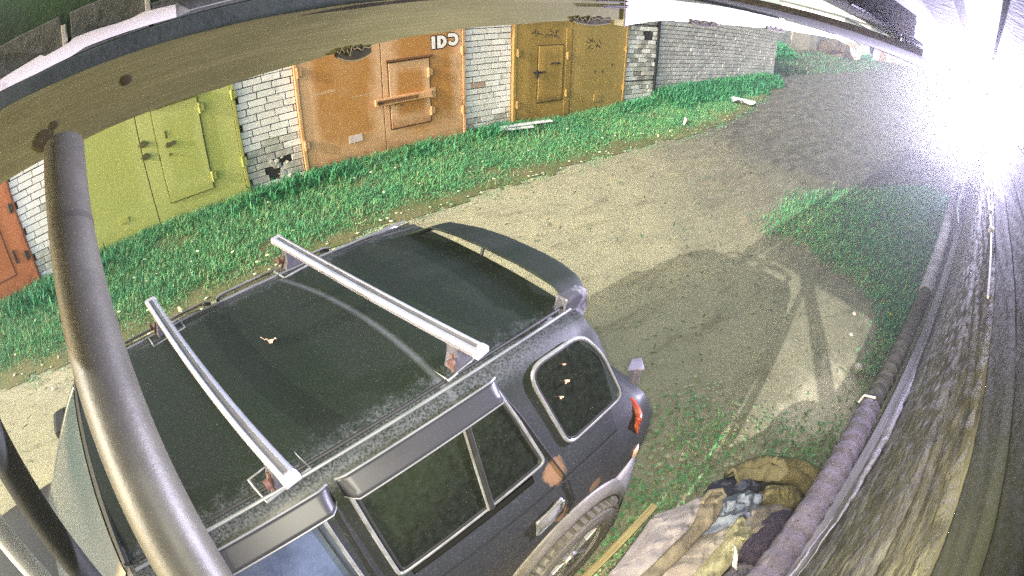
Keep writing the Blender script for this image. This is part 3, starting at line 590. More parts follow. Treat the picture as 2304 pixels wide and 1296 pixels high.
STEEL = mat('dull_steel_pipe', (.10, .099, .077), (.065, .064, .05), .48, metal=.2, ns=5, bs=80, bstr=.1, speck=(55, .68, (.085, .078, .058)))
def pole(name, label, pts, r, m, n=28):
    return tag(MB().tube(pts, r, n).obj(name, m, None, True), label, 'strut')
A, B = Vector((-.352, 1.245, -.09)), Vector((-.243, -.19, -1.27)); at = lambda t: A+(B-A)*t
st = pole('strut', 'thick dull steel pipe strut leaning from the wooden beam across the car', [at(t) for t in np.linspace(.06, 1, 20)], list(np.interp(np.linspace(.06, 1, 20), [.06, .2, .35, .5, .7, 1], [.0525, .056, .063, .066, .065, .063])), STEEL)
MB().tube([at(.058), at(.170)], .055, 28).obj('sleeve', STEEL, st, True); MB().tube([at(.170), at(.178)], .0562, 28).obj('ring', mat('dark_ring', (.06, .058, .045), rough=.5), st, True); MB().tube([at(.198), at(.202)], .0540, 28).obj('ring', MATS['dark_ring'], st, True)
sd = (-at(.1)).normalized().cross((B-A).normalized()); fw = (-at(.1)).normalized()
for t0, t1, r_ in ((.085, .125, .0035), (.133, .138, .004)): MB().tube([at(t0)+fw*.0545-sd*.02, at(t1)+fw*.0545-sd*.02], r_, 8).obj('painted_glint', mat('white_cable', (.8, .78, .8)), st)  # pale bar and dot stand in for a bright reflection on the pipe
MB().tube([at(.60), at(1)], .0685, 28).obj('sleeve', mat('lower_sleeve_steel', (.10, .094, .075), (.06, .057, .045), .42, metal=.3, ns=6, bs=60, bstr=.1), st, True)
o = MB().tube([(-.62, .742-.62*k/20, -.42-1.88*k/20) for k in range(21)], .036, 20).obj('post', mat('black_painted_steel', (.018, .022, .017), (.012, .014, .012), .7, ns=9, bs=50, bstr=.1), None, True); tag(o, 'black steel post crossing the lower left corner', 'post')
o = MB().tube([(-.76, .72, -.35), (-.76, .30, -2.3)], .030, 16).obj('post', mat('white_pipe', (.85, .82, .78), (.78, .75, .7), .45, ns=6), None, True); tag(o, 'white round pipe in the lower left corner behind the black post', 'pipe')
# outside boarding above the beam at left
GPAN = mat('grey_roof_panel', (.13, .135, .125), (.09, .10, .09), .8, ns=5, bs=30); DGREEN = mat('dark_green_board', (.05, .065, .055), (.035, .05, .045), .85, ns=6, bs=30)
GRN = mat('mossy_dark_board', (.035, .07, .03), (.03, .05, .035), .9, ns=5, bs=20); BATT = mat('pale_batten', (.6, .58, .52), (.5, .47, .42), .8, ns=9)
tag(box('eave_board', (-2.3, 1.42, -.1), (1.5, 1.45, .0405), DGREEN, None, .003), 'dark green eave board just above the pine beam', 'board')
FILM = mat('white_film', (.9, .87, .87), (.84, .82, .84), .6, ns=10)
up = [(-.60, .081), (-.56, .085), (-.48, .090), (-.44, .094), (-.425, .084), (-.38, .087), (-.345, .092), (-.33, .10), (-.26, .098), (-.20, .092), (-.155, .092), (-.12, .099), (-.06, .094), (-.028, .091)]
up = [(x*1.0, z*.9) for x, z in up]; lo_ = [(-.028, .046), (-.16, .05), (-.26, .052), (-.30, .052), (-.33, .046), (-.345, .043), (-.46, .040), (-.58, .0435), (-.60, .044)]
o = MB().prism(up+lo_, 1.405, 1.409).obj('plastic_film', FILM); tag(o, 'torn white plastic film strip hanging above the beam at top left', 'film')
MB().prism([(-.597, .052), (-.582, .052), (-.58, .064), (-.596, .066)], 1.403, 1.4045).obj('stamp', mat('orange_stamp', (.75, .55, .42), (.8, .7, .6), ns=60), o)
MB().prism([(-.027, .046), (.01, .051), (.006, .06), (-.027, .088)], 1.406, 1.412).obj('grey_corner', mat('grey_film', (.3, .3, .28), (.2, .22, .2), ns=30), o)
for k, (xa, xb) in enumerate(((-1.2, -.62), (-.605, -.375), (-.345, -.112), (-.098, .25))):
    tag(MB().box((xa, 1.44+.002*k, .044), (xb, 1.452+.002*k, .17 if k < 3 else .11)).obj('roof_panel', GPAN, None, bev=.003), ('leftmost dim grey roofing panel at the frame edge', 'dim grey roofing panel above the stamped end of the white film', 'dim grey roofing panel above the middle of the white film', 'dim brown grey roofing panel right of the last pale batten')[k], 'panel', 'roofing panels above the beam')
for k, x in enumerate((-.615, -.362, -.106)):
    tag(MB().box((x-.009, 1.425, .06), (x+.006, 1.437, .16-.02*(k == 1))).obj('batten', BATT, None, bev=.002), ('pale batten at the left edge of the frame', 'wide pale batten between two grey panels', 'thin pale batten near the right end of the white film')[k], 'batten', 'pale battens above the film')
tag(box('mossy_board', (-2.3, 1.47, .0), (1.6, 1.5, .5), GRN, None), 'mossy dark green boarding behind the grey roofing panels', 'board')
tag(box('cable', (-.02, 1.43, .0545), (1.2, 1.434, .0575), mat('pale_cable', (.45, .5, .45))), 'thin pale cable running right from the white film', 'cable')
# near building: canopy roof over the camera
WHT = mat('white_ceiling_board', (.5, .49, .48), (.42, .41, .41), .7, ns=3)
tag(box('ceiling_board', (-2.08, -.6, .285), (9, 1.3, .30), WHT, None), 'white ceiling boarding of the canopy at top right', 'ceiling')
tag(box('soffit_plank', (1.5, .2, .04), (8.6, 1.235, .062), DWOOD, None, .003), 'dark grey soffit plank running away along the canopy', 'plank')
tag(box('joist', (-1.6, .10, .19), (9, .205, .283), mat('grey_joist', (.07, .07, .07), (.04, .04, .042), .85, ns=5, bs=20), None, .004), 'grey joist under the white ceiling boards left of the lamp', 'joist')
tag(box('joist', (-1.6, -.6, .17), (9, -.03, .283), MATS['grey_joist'], None, .004), 'wide grey joist under the ceiling at the right edge', 'joist')
tag(MB().tube([(2.9, .86, .24), (4.6, .70, .25), (8, .45, .26)], .012, 6).obj('conduit', DARKM, None, True), 'thin dark conduit crossing the white ceiling boards', 'conduit')
tag(MB().box((2.0, .38, .262), (9, 1.28, .283)).obj('edge_lath', WHT, None), 'white lath fixed under the canopy ceiling', 'lath')
stk = thing('batten_stack', 'stack of grey battens with sawn ends under the canopy beside the lamp', 'battens')
for i in range(4):
    for j in range(2):
        box('batten', (2.55+random.uniform(0, .06), .40+.06*j, .152+.031*i), (7.0, .454+.06*j, .178+.031*i), mat('grey_batten', (.42, .41, .42), (.28, .28, .29), .85, ns=8, stretch=(.3, 3, 3), bs=12), stk, .002)
box('spacer', (2.9, .39, .138), (2.94, .53, .151), MATS['grey_batten'], stk)
box('hanger', (2.9, .53, .0625), (2.93, .545, .262), DARKM, stk)

# near wall: rough boards with foam, flashing and cable
WALL = thing('timber_wall', 'rough dark timber wall of the near building at the right edge', 'wall')
def rough_wood(name, c1, c2, bstr=1.): return mat(name, c1, c2, .95, ns=3.5, lo=.35, hi=.68, bs=7, bstr=bstr, bdist=.012, stretch=(2.6, 6, 7), detail=9)
RW = [rough_wood('rough_olive_board', (.16, .15, .095), (.035, .034, .021)), rough_wood('rough_grey_board', (.18, .17, .14), (.04, .038, .03)), rough_wood('smooth_green_board', (.045, .05, .027), (.03, .034, .02), .2), rough_wood('dark_blue_board', (.04, .048, .048), (.025, .03, .03), .3)]
def plank(z0, z1, m, y=-.2, wob=.006):
    n = 420; ny = 14
    oy = random.uniform(-.008, .008)
    def f(u, v):
        x = -.25+u**1.35*11.25; z = z0+(z1-z0)*v; return (x, y+oy+wob*vnoise(x*3.1, z*38, z0*9)+.8*wob*vnoise(x*11, z*80, z0)+.6*wob*vnoise(x*37, z*160, z0)-.012*(v in (0, 1)), z+.004*vnoise(x*2, z0*7))
    mb = MB().grid(f, n, ny); mb.box((-.25, y-.05, z0+.002), (11, y-.014, z1-.002)); o = mesh('plank', mb.V, mb.F, m, WALL, True)
for z0, z1, k in ((-1.42, -1.12, 1), (-1.12, -.86, 0), (-.86, -.62, 1), (-.62, -.425, 0), (-.425, -.318, 2), (-.318, -.222, 2), (-.222, -.1, 3), (-.1, .165, 3)):
    plank(z0+.003, z1-.003, RW[k], -.2 if k < 2 else -.205, .007 if k < 2 else .0015)
box('wall_core', (-.25, -.7, -3.2), (11, -.27, .165), DWOOD, WALL)
FOAM = mat('pale_foam', (.36, .33, .39), (.2, .19, .23), .9, ns=30, bs=45, bstr=.8); TRIM = mat('metal_flashing', (.13, .125, .12), (.06, .058, .055), .75, metal=0, ns=8, stretch=(.4, 4, 4), bs=10, bstr=.2)
def bead(name, x0, x1, y, z, rfun, m, n=90):
    pts = []; rs = []
    for i in range(n+1):
        x = x0+(x1-x0)*i/n; pts.append((x, y+.006*vnoise(x*9, 1), z(x)+.01*vnoise(x*6, 2))); rs.append(max(.002, rfun(i/n)))
    o = MB().tube(pts, rs, 14).obj(name, m, WALL, True)
    for i, v in enumerate(o.data.vertices):
        c = pts[min(i//14, n)]; r_ = rs[min(i//14, n)]; p = v.co-Vector(c); k = 1+.22*vnoise(v.co.x*13, (v.co.z+v.co.y)*60, 3)+.12*vnoise(v.co.x*43+9, v.co.z*130-v.co.y*90, 7); p.y *= .35; v.co = Vector(c)+p*k
    return o
bead('foam_bead', .95, 2.35, -.185, lambda x: -1.335+.02*(x-1.6), lambda t: .004+.042*math.sin(math.pi*t**1.4)**1.3, FOAM)
bead('foam_bead', .55, 1.3, -.17, lambda x: -1.40, lambda t: .004+.012*math.sin(math.pi*t), FOAM)
bead('foam_bead', 2.4, 7.5, -.175, lambda x: -1.385, lambda t: .003+.006*max(0, math.sin(9*t))**2, FOAM, 160)
box('flashing', (-.25, -.195, -1.432), (10, -.135, -1.424), TRIM, WALL); box('flashing', (-.25, -.139, -1.47), (10, -.133, -1.432), TRIM, WALL); box('flashing', (.3, -.19, -1.418), (10, -.172, -1.40), TRIM, WALL)
box('ledge_board', (-.25, -.26, -1.75), (10, -.15, -1.475), DWOOD, WALL)
pts = [(1.25+.35*i, -.185+.004*math.sin(i*2.1), -.418-.03*(i > 3)+.012*math.sin(i*1.7)) for i in range(16)]
o = MB().tube(pts, .0045, 8).obj('cable', mat('white_cable', (.8, .78, .8)), None, True); tag(o, 'thin white cable stapled along the timber wall under the lamp', 'cable')
for i in (2, 3, 5, 8, 11): MB().box((-.02, -.01, -.012), (.02, .012, .012), None, pts[i]).obj('clip', MATS['white_cable'], o, bev=.003)
# pipe along the wall foot
PIPE = thing('wall_pipe', 'long lagged pipe running along the foot of the timber wall', 'pipe')
LAG = mat('mauve_lagging', (.15, .128, .15), (.07, .062, .072), .92, ns=9, lo=.35, hi=.7, bs=26, bstr=1, bdist=.02, speck=(40, .66, (.05, .045, .045)), detail=8); MOSS = mat('mossy_bare_pipe', (.07, .068, .03), (.03, .03, .018), .95, ns=14, bs=30, bstr=.9, bdist=.02); LAG2 = mat('pale_crusted_lagging', (.34, .32, .34), (.17, .165, .17), .9, ns=11, bs=26, bstr=.9, bdist=.02)
PY = lambda x: np.interp(x, [-.5, .97, 2.0, 3.6, 8.6], [-.135, -.105, -.055, -.05, .045])
def lag(name, x0, x1, r, m, rough, n):
    X = np.linspace(x0, x1, n); pts = [(x, PY(x), -1.45) for x in X]; o = MB()
    rs = [r*(1+rough*vnoise(x*17, 2)) for x in X]; o.tube(pts, rs, 20); o = o.obj(name, m, PIPE, True)
    for v in o.data.vertices: v.co += v.normal*rough*.012*vnoise(v.co.x*31, v.co.y*90+v.co.z*80)
    return o
lag('lagging', -.25, 2.02, .060, LAG, .13, 140); lag('bare_section', 2.0, 3.62, .052, MOSS, .25, 60); lag('lagging', 3.6, 8.55, .058, LAG2, .22, 160)
MB().box((8.4, -.06, -1.56), (8.75, .13, -1.30)).obj('junction_box', mat('pale_box', (.7, .7, .72), (.6, .6, .62), .6, ns=6), PIPE, bev=.01); MB().box((8.36, -.09, -1.31), (8.7, .19, -1.285)).obj('box_lid', mat('pale_box', (.7, .7, .72)), PIPE, bev=.004)
MB().tube([(2.03, PY(2.03)-.0, -1.385), (2.03, PY(2.03)+.06, -1.41), (2.03, PY(2.03)+.066, -1.46)], .006, 8).obj('torn_rim', mat('white_cable', (.8, .78, .8)), PIPE, True)
MB().tube([(5.9, -.14, -1.40), (6.3, -.08, -1.36), (7.2, -.07, -1.34), (7.9, -.1, -1.2)], .012, 8).obj('hose', mat('white_cable', (.8, .78, .8)), PIPE, True)

# ------------------------------------------------------------------ floodlight on the wall (the lit lamp in view)
LX = 6.0
fl = thing('floodlight', 'blazing LED floodlight on a bracket over the timber wall', 'floodlight', (LX, -.07, -.05))
MB().box((.012, -.17, -.12), (.07, .17, .12)).obj('housing', DARKM, fl, bev=.012); MB().box((.0, -.155, -.105), (.0115, .155, .105)).obj('lens', emit('lamp_glow', (.93, .94, 1), 60), fl)
for i in range(7): MB().box((.071, -.15+.045*i, -.1), (.105, -.142+.045*i, .1)).obj('cooling_fin', DARKM, fl)
MB().tube([(.05, -.18, 0), (.05, -.19, -.16), (.05, 0, -.17), (.05, .19, -.16), (.05, .18, 0)], .008, 8).tube([(.05, 0, -.17), (.05, -.2, -.19)], .015, 8).obj('bracket', DARKM, fl, True)
ll = bpy.data.lights.new('floodlight_beam', 'SPOT'); ll.energy = 1800; ll.color = (.74, .69, 1.0); ll.spot_size = R(58); ll.spot_blend = .9; ll.shadow_soft_size = .1
lo = bpy.data.objects.new('floodlight_beam', ll); COL.objects.link(lo); lo.location = (LX-.03, -.07, -.05); lo.rotation_euler = Vector((-1, .26, -.01)).to_track_quat('-Z', 'Y').to_euler()
# added air volume that makes the lens bloom round the floodlight
hz = MB().box((-16, -62, -4.5), (425, 310, 7.5)).obj('haze', None); tag(hz, kind='stuff'); hz.data.materials.clear()
hm = bpy.data.materials.new('bloom_haze'); hm.use_nodes = True; nt = hm.node_tree; nt.nodes.clear(); pv = nt.nodes.new('ShaderNodeVolumePrincipled'); oo = nt.nodes.new('ShaderNodeOutputMaterial'); nt.links.new(pv.outputs[0], oo.inputs['Volume'])
pv.inputs['Density'].default_value = .0065; pv.inputs['Color'].default_value = (.95, .95, 1, 1); pv.inputs['Anisotropy'].default_value = .85
hz.data.materials.append(hm)

# ------------------------------------------------------------------ the dark SUV
CAR = thing('parked_car', 'dark green grey off road car with aluminium roof bars and rear spoiler', 'car', (1.015, 1.615, -2.84), R(8.6))
def car_paint():
    m = bpy.data.materials.new('dark_car_paint'); m.use_nodes = True; nt = m.node_tree; b = nt.nodes['Principled BSDF']
    b.inputs['Roughness'].default_value = .55; b.inputs['Specular IOR Level'].default_value = .22; b.inputs['Coat Weight'].default_value = .06; b.inputs['Coat Roughness'].default_value = .25
    v = coords(nt); sx = nt.nodes.new('ShaderNodeSeparateXYZ'); nt.links.new(v, sx.inputs[0])
    c = mix(nt, ramp(nt, noise(nt, 3, 5, .6, v), .35, .65), (.005, .011, .0035), (.007, .011, .006))
    c = mix(nt, ramp(nt, noise(nt, 240, 2, .6, v), .56, .66, 0, .8), c, (.03, .036, .032))                     # fine dust and dew specks
    side = ramp(nt, sx.outputs[2], 1.62, 1.5); c = mix(nt, math_(nt, 'MULTIPLY', side, .75), c, (.028, .031, .036))   # dusty film on the sides
    av = math_(nt, 'ABSOLUTE', sx.outputs[1]); fr = math_(nt, 'ADD', av, math_(nt, 'MULTIPLY', math_(nt, 'SUBTRACT', noise(nt, 16, 6, .75, v), .5), .34))
    fr = math_(nt, 'MULTIPLY', ramp(nt, fr, .44, .5), ramp(nt, sx.outputs[2], 1.6, 1.67))
    c = mix(nt, math_(nt, 'MULTIPLY', fr, ramp(nt, noise(nt, 120, 3, .7, v), .4, .6)), c, (.06, .066, .07))       # ragged dried film along the roof edge
    # dried drip trail across the roof
    tr = math_(nt, 'ADD', math_(nt, 'MULTIPLY', sx.outputs[1], .17), math_(nt, 'ADD', sx.outputs[0], .635)); tr = math_(nt, 'ABSOLUTE', math_(nt, 'ADD', tr, math_(nt, 'MULTIPLY', math_(nt, 'MULTIPLY', sx.outputs[1], sx.outputs[1]), .22)))
    tr = math_(nt, 'MULTIPLY', ramp(nt, math_(nt, 'ADD', tr, math_(nt, 'MULTIPLY', noise(nt, 60, 2, .6, v), .008)), .022, .006), ramp(nt, sx.outputs[2], 1.6, 1.68)); c = mix(nt, math_(nt, 'MULTIPLY', tr, .6), c, (.09, .10, .11))
    low = math_(nt, 'MULTIPLY', ramp(nt, math_(nt, 'ADD', sx.outputs[2], math_(nt, 'MULTIPLY', math_(nt, 'SUBTRACT', noise(nt, 7, 6, .7, v), .5), .7)), 1.12, .55), ramp(nt, noise(nt, 60, 4, .75, v), .35, .62)); c = mix(nt, math_(nt, 'MULTIPLY', low, .7), c, (.12, .105, .075))   # dried road mud low on the doors
    c = mix(nt, math_(nt, 'MULTIPLY', side, ramp(nt, noise(nt, 110, 3, .7, v), .56, .66, 0, .5)), c, (.075, .08, .085))
    def spot(p, r, col, c):
        vs_ = nt.nodes.new('ShaderNodeVectorMath'); vs_.operation = 'DISTANCE'; nt.links.new(v, vs_.inputs[0]); vs_.inputs[1].default_value = p
        d = math_(nt, 'ADD', vs_.outputs['Value'], math_(nt, 'MULTIPLY', math_(nt, 'SUBTRACT', noise(nt, 18, 5, .7, v), .5), r*1.3))
        return mix(nt, ramp(nt, d, r, r*.75), c, col)
    c = spot((-.33, -.80, 1.21), .065, (.2, .12, .065), c); c = spot((-.33, -.86, .93), .05, (.18, .11, .055), c); c = spot((-.10, -.88, .92), .05, (.18, .115, .06), c)
    setc(nt, b, c); bump(nt, b, noise(nt, 200, 2, .6, v), .05, .002); return m
PAINT = car_paint()
def glass(name, c, r=.06): return mat(name, c, tuple(x*2.2 for x in c), r, ns=3.5, lo=.45, hi=.7, spec=.5, speck=(300, .70, (.05, .055, .045)))  # lighter patches are faint reflections painted into the colour
GLASS = bpy.data.materials.new('tinted_glass'); GLASS.use_nodes = True; nt = GLASS.node_tree; nt.nodes.clear()
_o = nt.nodes.new('ShaderNodeOutputMaterial'); _t = nt.nodes.new('ShaderNodeBsdfTransparent'); _t.inputs[0].default_value = (.42, .50, .40, 1); _g = nt.nodes.new('ShaderNodeBsdfGlossy'); _g.inputs['Roughness'].default_value = .06; _d = nt.nodes.new('ShaderNodeBsdfDiffuse'); _d.inputs[0].default_value = (.10, .13, .095, 1)
_m = nt.nodes.new('ShaderNodeMixShader'); _m2 = nt.nodes.new('ShaderNodeMixShader'); _fr = nt.nodes.new('ShaderNodeFresnel'); _fr.inputs[0].default_value = 1.5
nt.links.new(ramp(nt, noise(nt, 40, 6, .75, coords(nt)), .35, .8, .05, .22), _m2.inputs[0]); nt.links.new(_t.outputs[0], _m2.inputs[1]); nt.links.new(_d.outputs[0], _m2.inputs[2])
nt.links.new(_fr.outputs[0], _m.inputs[0]); nt.links.new(_m2.outputs[0], _m.inputs[1]); nt.links.new(_g.outputs[0], _m.inputs[2]); nt.links.new(_m.outputs[0], _o.inputs[0]); WIND = mat('windscreen_glass', (.065, .08, .085), (.055, .07, .08), .14, ns=2, spec=.5)
CHROME = mat('window_trim', (.3, .31, .3), (.2, .21, .2), .35, metal=.4, ns=20); RUB = mat('black_rubber', (.012, .014, .013), (.02, .02, .02), .6); SMOKE = mat('smoked_visor', (.02, .0215, .025), (.015, .0165, .019), .45, ns=3)
SILV = mat('silver_flare', (.27, .255, .22), (.2, .19, .165), .5, metal=.15, ns=8, bs=40, bstr=.15); TYRE = mat('dusty_tyre', (.17, .16, .13), (.11, .105, .085), .9, ns=8, bs=40); ALLOY = mat('alloy_wheel', (.55, .54, .52), (.42, .41, .4), .35, metal=.7, ns=9); ALU = mat('aluminium_bar', (.60, .585, .64), (.5, .49, .54), .3, metal=.75, ns=3, stretch=(2, 2, 2))
T_ROOF = [(.80,.40),(.85,.58),(.865,.80),(.86,1.0),(.82,1.15),(.779,1.22),(.69,1.43),(.602,1.632),(.565,1.668),(.53,1.682),(.508,1.684),(.498,1.674),(.488,1.686),(.36,1.698),(.2,1.707),(0,1.71)]
T_HOOD = [(.80,.40),(.85,.58),(.865,.80),(.855,.95),(.80,1.03),(.775,1.05),(.72,1.07),(.64,1.085),(.58,1.09),(.54,1.095),(.52,1.097),(.50,1.099),(.48,1.10),(.36,1.11),(.2,1.118),(0,1.12)]
WU, WH, WR = -.24, .375, .375     # rear wheel centre and radius
def sect(u):
    w = 1. if -1.8 <= u <= .05 else max(0, (u+2.52)/.72) if u < -1.8 else max(0, 1-(u-.05)/.29)
    P = []
    for (v0, h0), (v1, h1) in zip(T_HOOD, T_ROOF):
        if u > 0: h0 = min(h0, 1.12)
        v, h = v0+(v1-v0)*w, h0+(h1-h0)*w
        if u > 0:
            v *= 1-.55*max(0, u-.02)**2*(1 if h > 1.1 else .55); h = h if h < 1.1 else h
        if u < -2.52 and h > .9: h -= .09*((-2.52-u)/1.2)**1.5
        if -.45 < u <= .0 and h > 1.6: h -= .035*((u+.45)/.45)**2
        if 0 < u and h > 1.6: h -= .035*w
        if u < -3.3: v *= 1-.5*(-3.3-u)**2
        P.append((v, h))
    return P
US = sorted(set([round(x, 3) for x in np.arange(-3.72, .44, .045)]+[-1.8, -2.52, 0, .02, .05]))
def shear(u, v, h): return u-np.interp(u, [-1., -.4], [.07, .035])*(v+.5)*max(0, min(1, (h-1.1)/.5))
V = []; F = []
ring = []
for u in US:
    P = sect(u); full = [(-a, h) for a, h in P]+[(a, h) for a, h in reversed(P[:-1])]; ring.append(len(full))
    V += [(shear(u, v, h), v, h) for v, h in full]
n = ring[0]
for i in range(len(US)-1):
    for j in range(n-1):
        q = (i*n+j, (i+1)*n+j, (i+1)*n+j+1, i*n+j+1); cx = sum(V[k][0] for k in q)/4; cz = sum(V[k][2] for k in q)/4; cy = abs(sum(V[k][1] for k in q)/4)
        if cy > .6 and (math.hypot(cx-WU, cz-WH) < .43 or math.hypot(cx+2.9, cz-WH) < .43): continue
        if 1.30 < cz < 1.60 and cy > .55 and (1.34 < cz < 1.57 and -.26+(1.57-cz)*.15 < cx < -.05+(1.57-cz)*.38 or -1.03 < cx < -.49+(1.60-cz)*.2 or -2.0+(cz-1.27)*.6 < cx < -1.2): continue
        F.append(q)
F += [tuple(range(n)), tuple((len(US)-1)*n+k for k in reversed(range(n)))]
body = mesh('body', V, F, PAINT, CAR, True); bm = bmesh.new(); bm.from_mesh(body.data); bmesh.ops.recalc_face_normals(bm, faces=bm.faces)
for e in bm.edges: e.smooth = not (len(e.link_faces) == 2 and e.calc_face_angle(0) > .55)
bm.to_mesh(body.data); bm.free()
box('underbody', (-3.6, -.62, .3), (.35, .62, .9), RUB, CAR)
SEATC = mat('seat_cloth', (.15, .15, .10), (.09, .09, .06), .9, ns=9, bs=60)
box('cabin_floor', (-2.3, -.70, .86), (.2, .70, .90), RUB, CAR); box('dashboard', (-2.45, -.68, .9), (-2.15, .68, 1.12), RUB, CAR, .03)
for u0, v0, w0, nm in ((-.50, -.62, .58, 'rear_seat'), (-.50, .04, .58, 'rear_seat'), (-1.35, -.62, .50, 'front_seat'), (-1.35, .12, .50, 'front_seat')):
    st_ = MB().prism([(u0-.46, .90), (u0-.48, 1.02), (u0-.08, 1.05), (u0+.10, 1.44), (u0+.17, 1.44), (u0+.08, .90)], v0, v0+w0).obj(nm, SEATC, CAR, bev=.03)
    MB().prism([(u0+.10, 1.46), (u0+.13, 1.60), (u0+.19, 1.60), (u0+.19, 1.46)], v0+w0*.28, v0+w0*.72).obj('headrest', SEATC, st_, bev=.02)
def W2(u, h, off=0., s=-1):   # point on the side window plane
    v = .62+(1.59-h)*(.18/.42); return (u, s*(v+.919*off), h+.394*off)
def rounded(P, r, n=6):
    out = []
    for i in range(len(P)):
        p, a, b = Vector(P[i]), Vector(P[i-1]), Vector(P[(i+1) % len(P)]); rr = r[i] if hasattr(r, '__len__') else r
        d1, d2 = (a-p).normalized(), (b-p).normalized(); rr = min(rr, (a-p).length*.45, (b-p).length*.45); s, e = p+d1*rr, p+d2*rr
        for k in range(n+1):
            t = k/n; out.append(tuple((1-t)**2*s+2*t*(1-t)*p+t*t*e))
    return out
def window(name, P, r, s=-1, parent=CAR, trim=True, m=GLASS, wd=.011):
    Q = rounded(P, r); V = [W2(u, h, .006, s) for u, h in Q]+[W2(u, h, -.02, s) for u, h in Q]; k = len(Q)
    mb = MB().add(V[:k], [tuple(range(k))]) if m is GLASS else MB().add(V, [tuple(range(k)), tuple(range(2*k-1, k-1, -1))]+[(i, (i+1) % k, k+(i+1) % k, k+i) for i in range(k)]); o = mb.obj(name, m, parent)
    if trim:
        loop = [Vector(W2(u, h, .009, s)) for u, h in Q]; MB().tube(loop+[loop[0], loop[1]], wd*.72, 8, False).obj('trim', CHROME, o, True)
        c = sum((Vector(q) for q in Q), Vector((0, 0)))/k; inn = [Vector(W2(*(c+(Vector(q)-c)*.955), .009, s)) for q in Q]; MB().tube(inn+[inn[0], inn[1]], .006, 6, False).obj('seal', RUB, o, True)
    return o
for s in (-1, 1):
    window('quarter_window', [(-.33, 1.63), (-.03, 1.625), (.06, 1.50), (.13, 1.27), (-.23, 1.262)], [.09, .08, .05, .05, .05], s)
    rw = window('rear_door_window', [(-1.06, 1.645), (-.47, 1.645), (-.42, 1.49), (-.365, 1.275), (-1.06, 1.262)], [.02, .03, .03, .03, .02], s)
    MB().tube([W2(-.612, 1.645, .012, s), W2(-.645, 1.265, .012, s)], .013, 6).obj('divider', RUB, rw); MB().tube([W2(-.628, 1.645, .014, s), W2(-.66, 1.265, .014, s)], .005, 6).obj('divider_trim', CHROME, rw)
    window('front_door_window', [(-1.17, 1.645), (-1.17, 1.262), (-2.25, 1.25), (-2.1, 1.35), (-1.74, 1.64)], [.02, .02, .02, .03, .03], s, m=glass('front_glass_reflection', (.05, .065, .10), .1))  # blue base colour of the front pane stands in for a reflection
    for (ua, ub) in ((-1.075, -.455), (-1.80, -1.105)):   # wind deflectors
        def f(a, t):
            e = min(1, min(a, 1-a)/.04); off = .006+(.012+.040*t)*e; u = ua+(ub-ua)*a+(.03*t if a > .5 else .012*t)*0; return W2(u, 1.672-.062*t, off, s)
        mb = MB().grid(f, 40, 6); o = mb.obj('rain_visor', SMOKE, CAR, True); so = o.modifiers.new('solid', 'SOLIDIFY'); so.thickness = .004
        MB().tube([f(i/40, 1) for i in range(41)], .0028, 6).obj('visor_edge', mat('visor_edge_grey', (.16, .165, .17), rough=.4), o, True); MB().tube([f(i/40, 0) for i in range(41)], .004, 6).obj('visor_edge', MATS['visor_edge_grey'], o, True)
    def seam(pts, r=.0045): MB().tube([Vector(p) for p in pts], r, 6).obj('door_seam', RUB, CAR, True)
    seam([W2(-.47, 1.66, .004, s), W2(-.40, 1.49, .004, s), W2(-.315, 1.23, .004, s), (-.285, s*.836, 1.13), (-.268, s*.866, 1.0), (-.29, s*.868, .9)]); seam([W2(-1.11, 1.66, .003, s), W2(-1.12, 1.5, .003, s), W2(-1.13, 1.23, .003, s), (-1.14, s*.866, 1.0), (-1.15, s*.868, .6)])
    MB().tube([(u, s*.835, 1.166+.002*math.sin(u*5)) for u in np.linspace(-2.3, .1, 30)], .003, 6).obj('waist_line', RUB, CAR, True)
    hd = MB().grid(lambda a, b: (-.49+.145*a, s*(.862+.016*math.sin(math.pi*a)*math.sin(math.pi*b)), .955+.105*b+.03*a), 12, 8).obj('door_handle', mat('handle_grey', (.42, .42, .44), (.34, .34, .37), .35, metal=.4, ns=9), CAR, True); hd.modifiers.new('s', 'SOLIDIFY').thickness = .012
    MB().tube([(x_, s*.868, z_) for x_, z_ in rounded([(-.495, .952), (-.345, .982), (-.34, 1.092), (-.492, 1.064)], .03)]+[(-.48, s*.868, .955)], .005, 6).obj('handle_rim', CHROME, hd, True); MB().prism([(-.40, 1.0), (-.35, 1.055), (-.35, 1.0)], s*.8785, s*.881).obj('recess', RUB, hd)
    # wheel arch: broad silver flare over a dark liner
    def flare(r0, r1, v0, v1, a0, a1, nm, m, u0=WU):
        def f(t, k):
            a = R(a0+(a1-a0)*t); r = r0+(r1-r0)*k; bul = math.sin(math.pi*min(1, k*1.02)); return (u0+r*math.cos(a), s*(v0+(v1-v0)*k+.012*bul), WH+r*math.sin(a))
        o = MB().grid(f, 40, 6).obj(nm, m, CAR, True); o.modifiers.new('s', 'SOLIDIFY').thickness = .012; return o
    for u0 in (WU, -2.9):
        fl_ = flare(.42, .51, .897, .866, -8, 188, 'wheel_flare', SILV, u0); flare(.41, .425, .70, .895, -20, 200, 'arch_liner', RUB, u0)
        w = MB(); prof = [(.735, .24), (.74, .34), (.765, .37), (.82, .375), (.895, .37), (.93, .345), (.94, .30), (.93, .245)]
        w.grid(lambda a, b: (u0+np.interp(b*7, range(8), [p[1] for p in prof])*math.cos(2*math.pi*a), s*np.interp(b*7, range(8), [p[0] for p in prof]), WH+np.interp(b*7, range(8), [p[1] for p in prof])*math.sin(2*math.pi*a)), 64, 14)
        wh = thing('wheel', None, None); wh.parent = CAR
        w.obj('tyre', TYRE, wh, True)
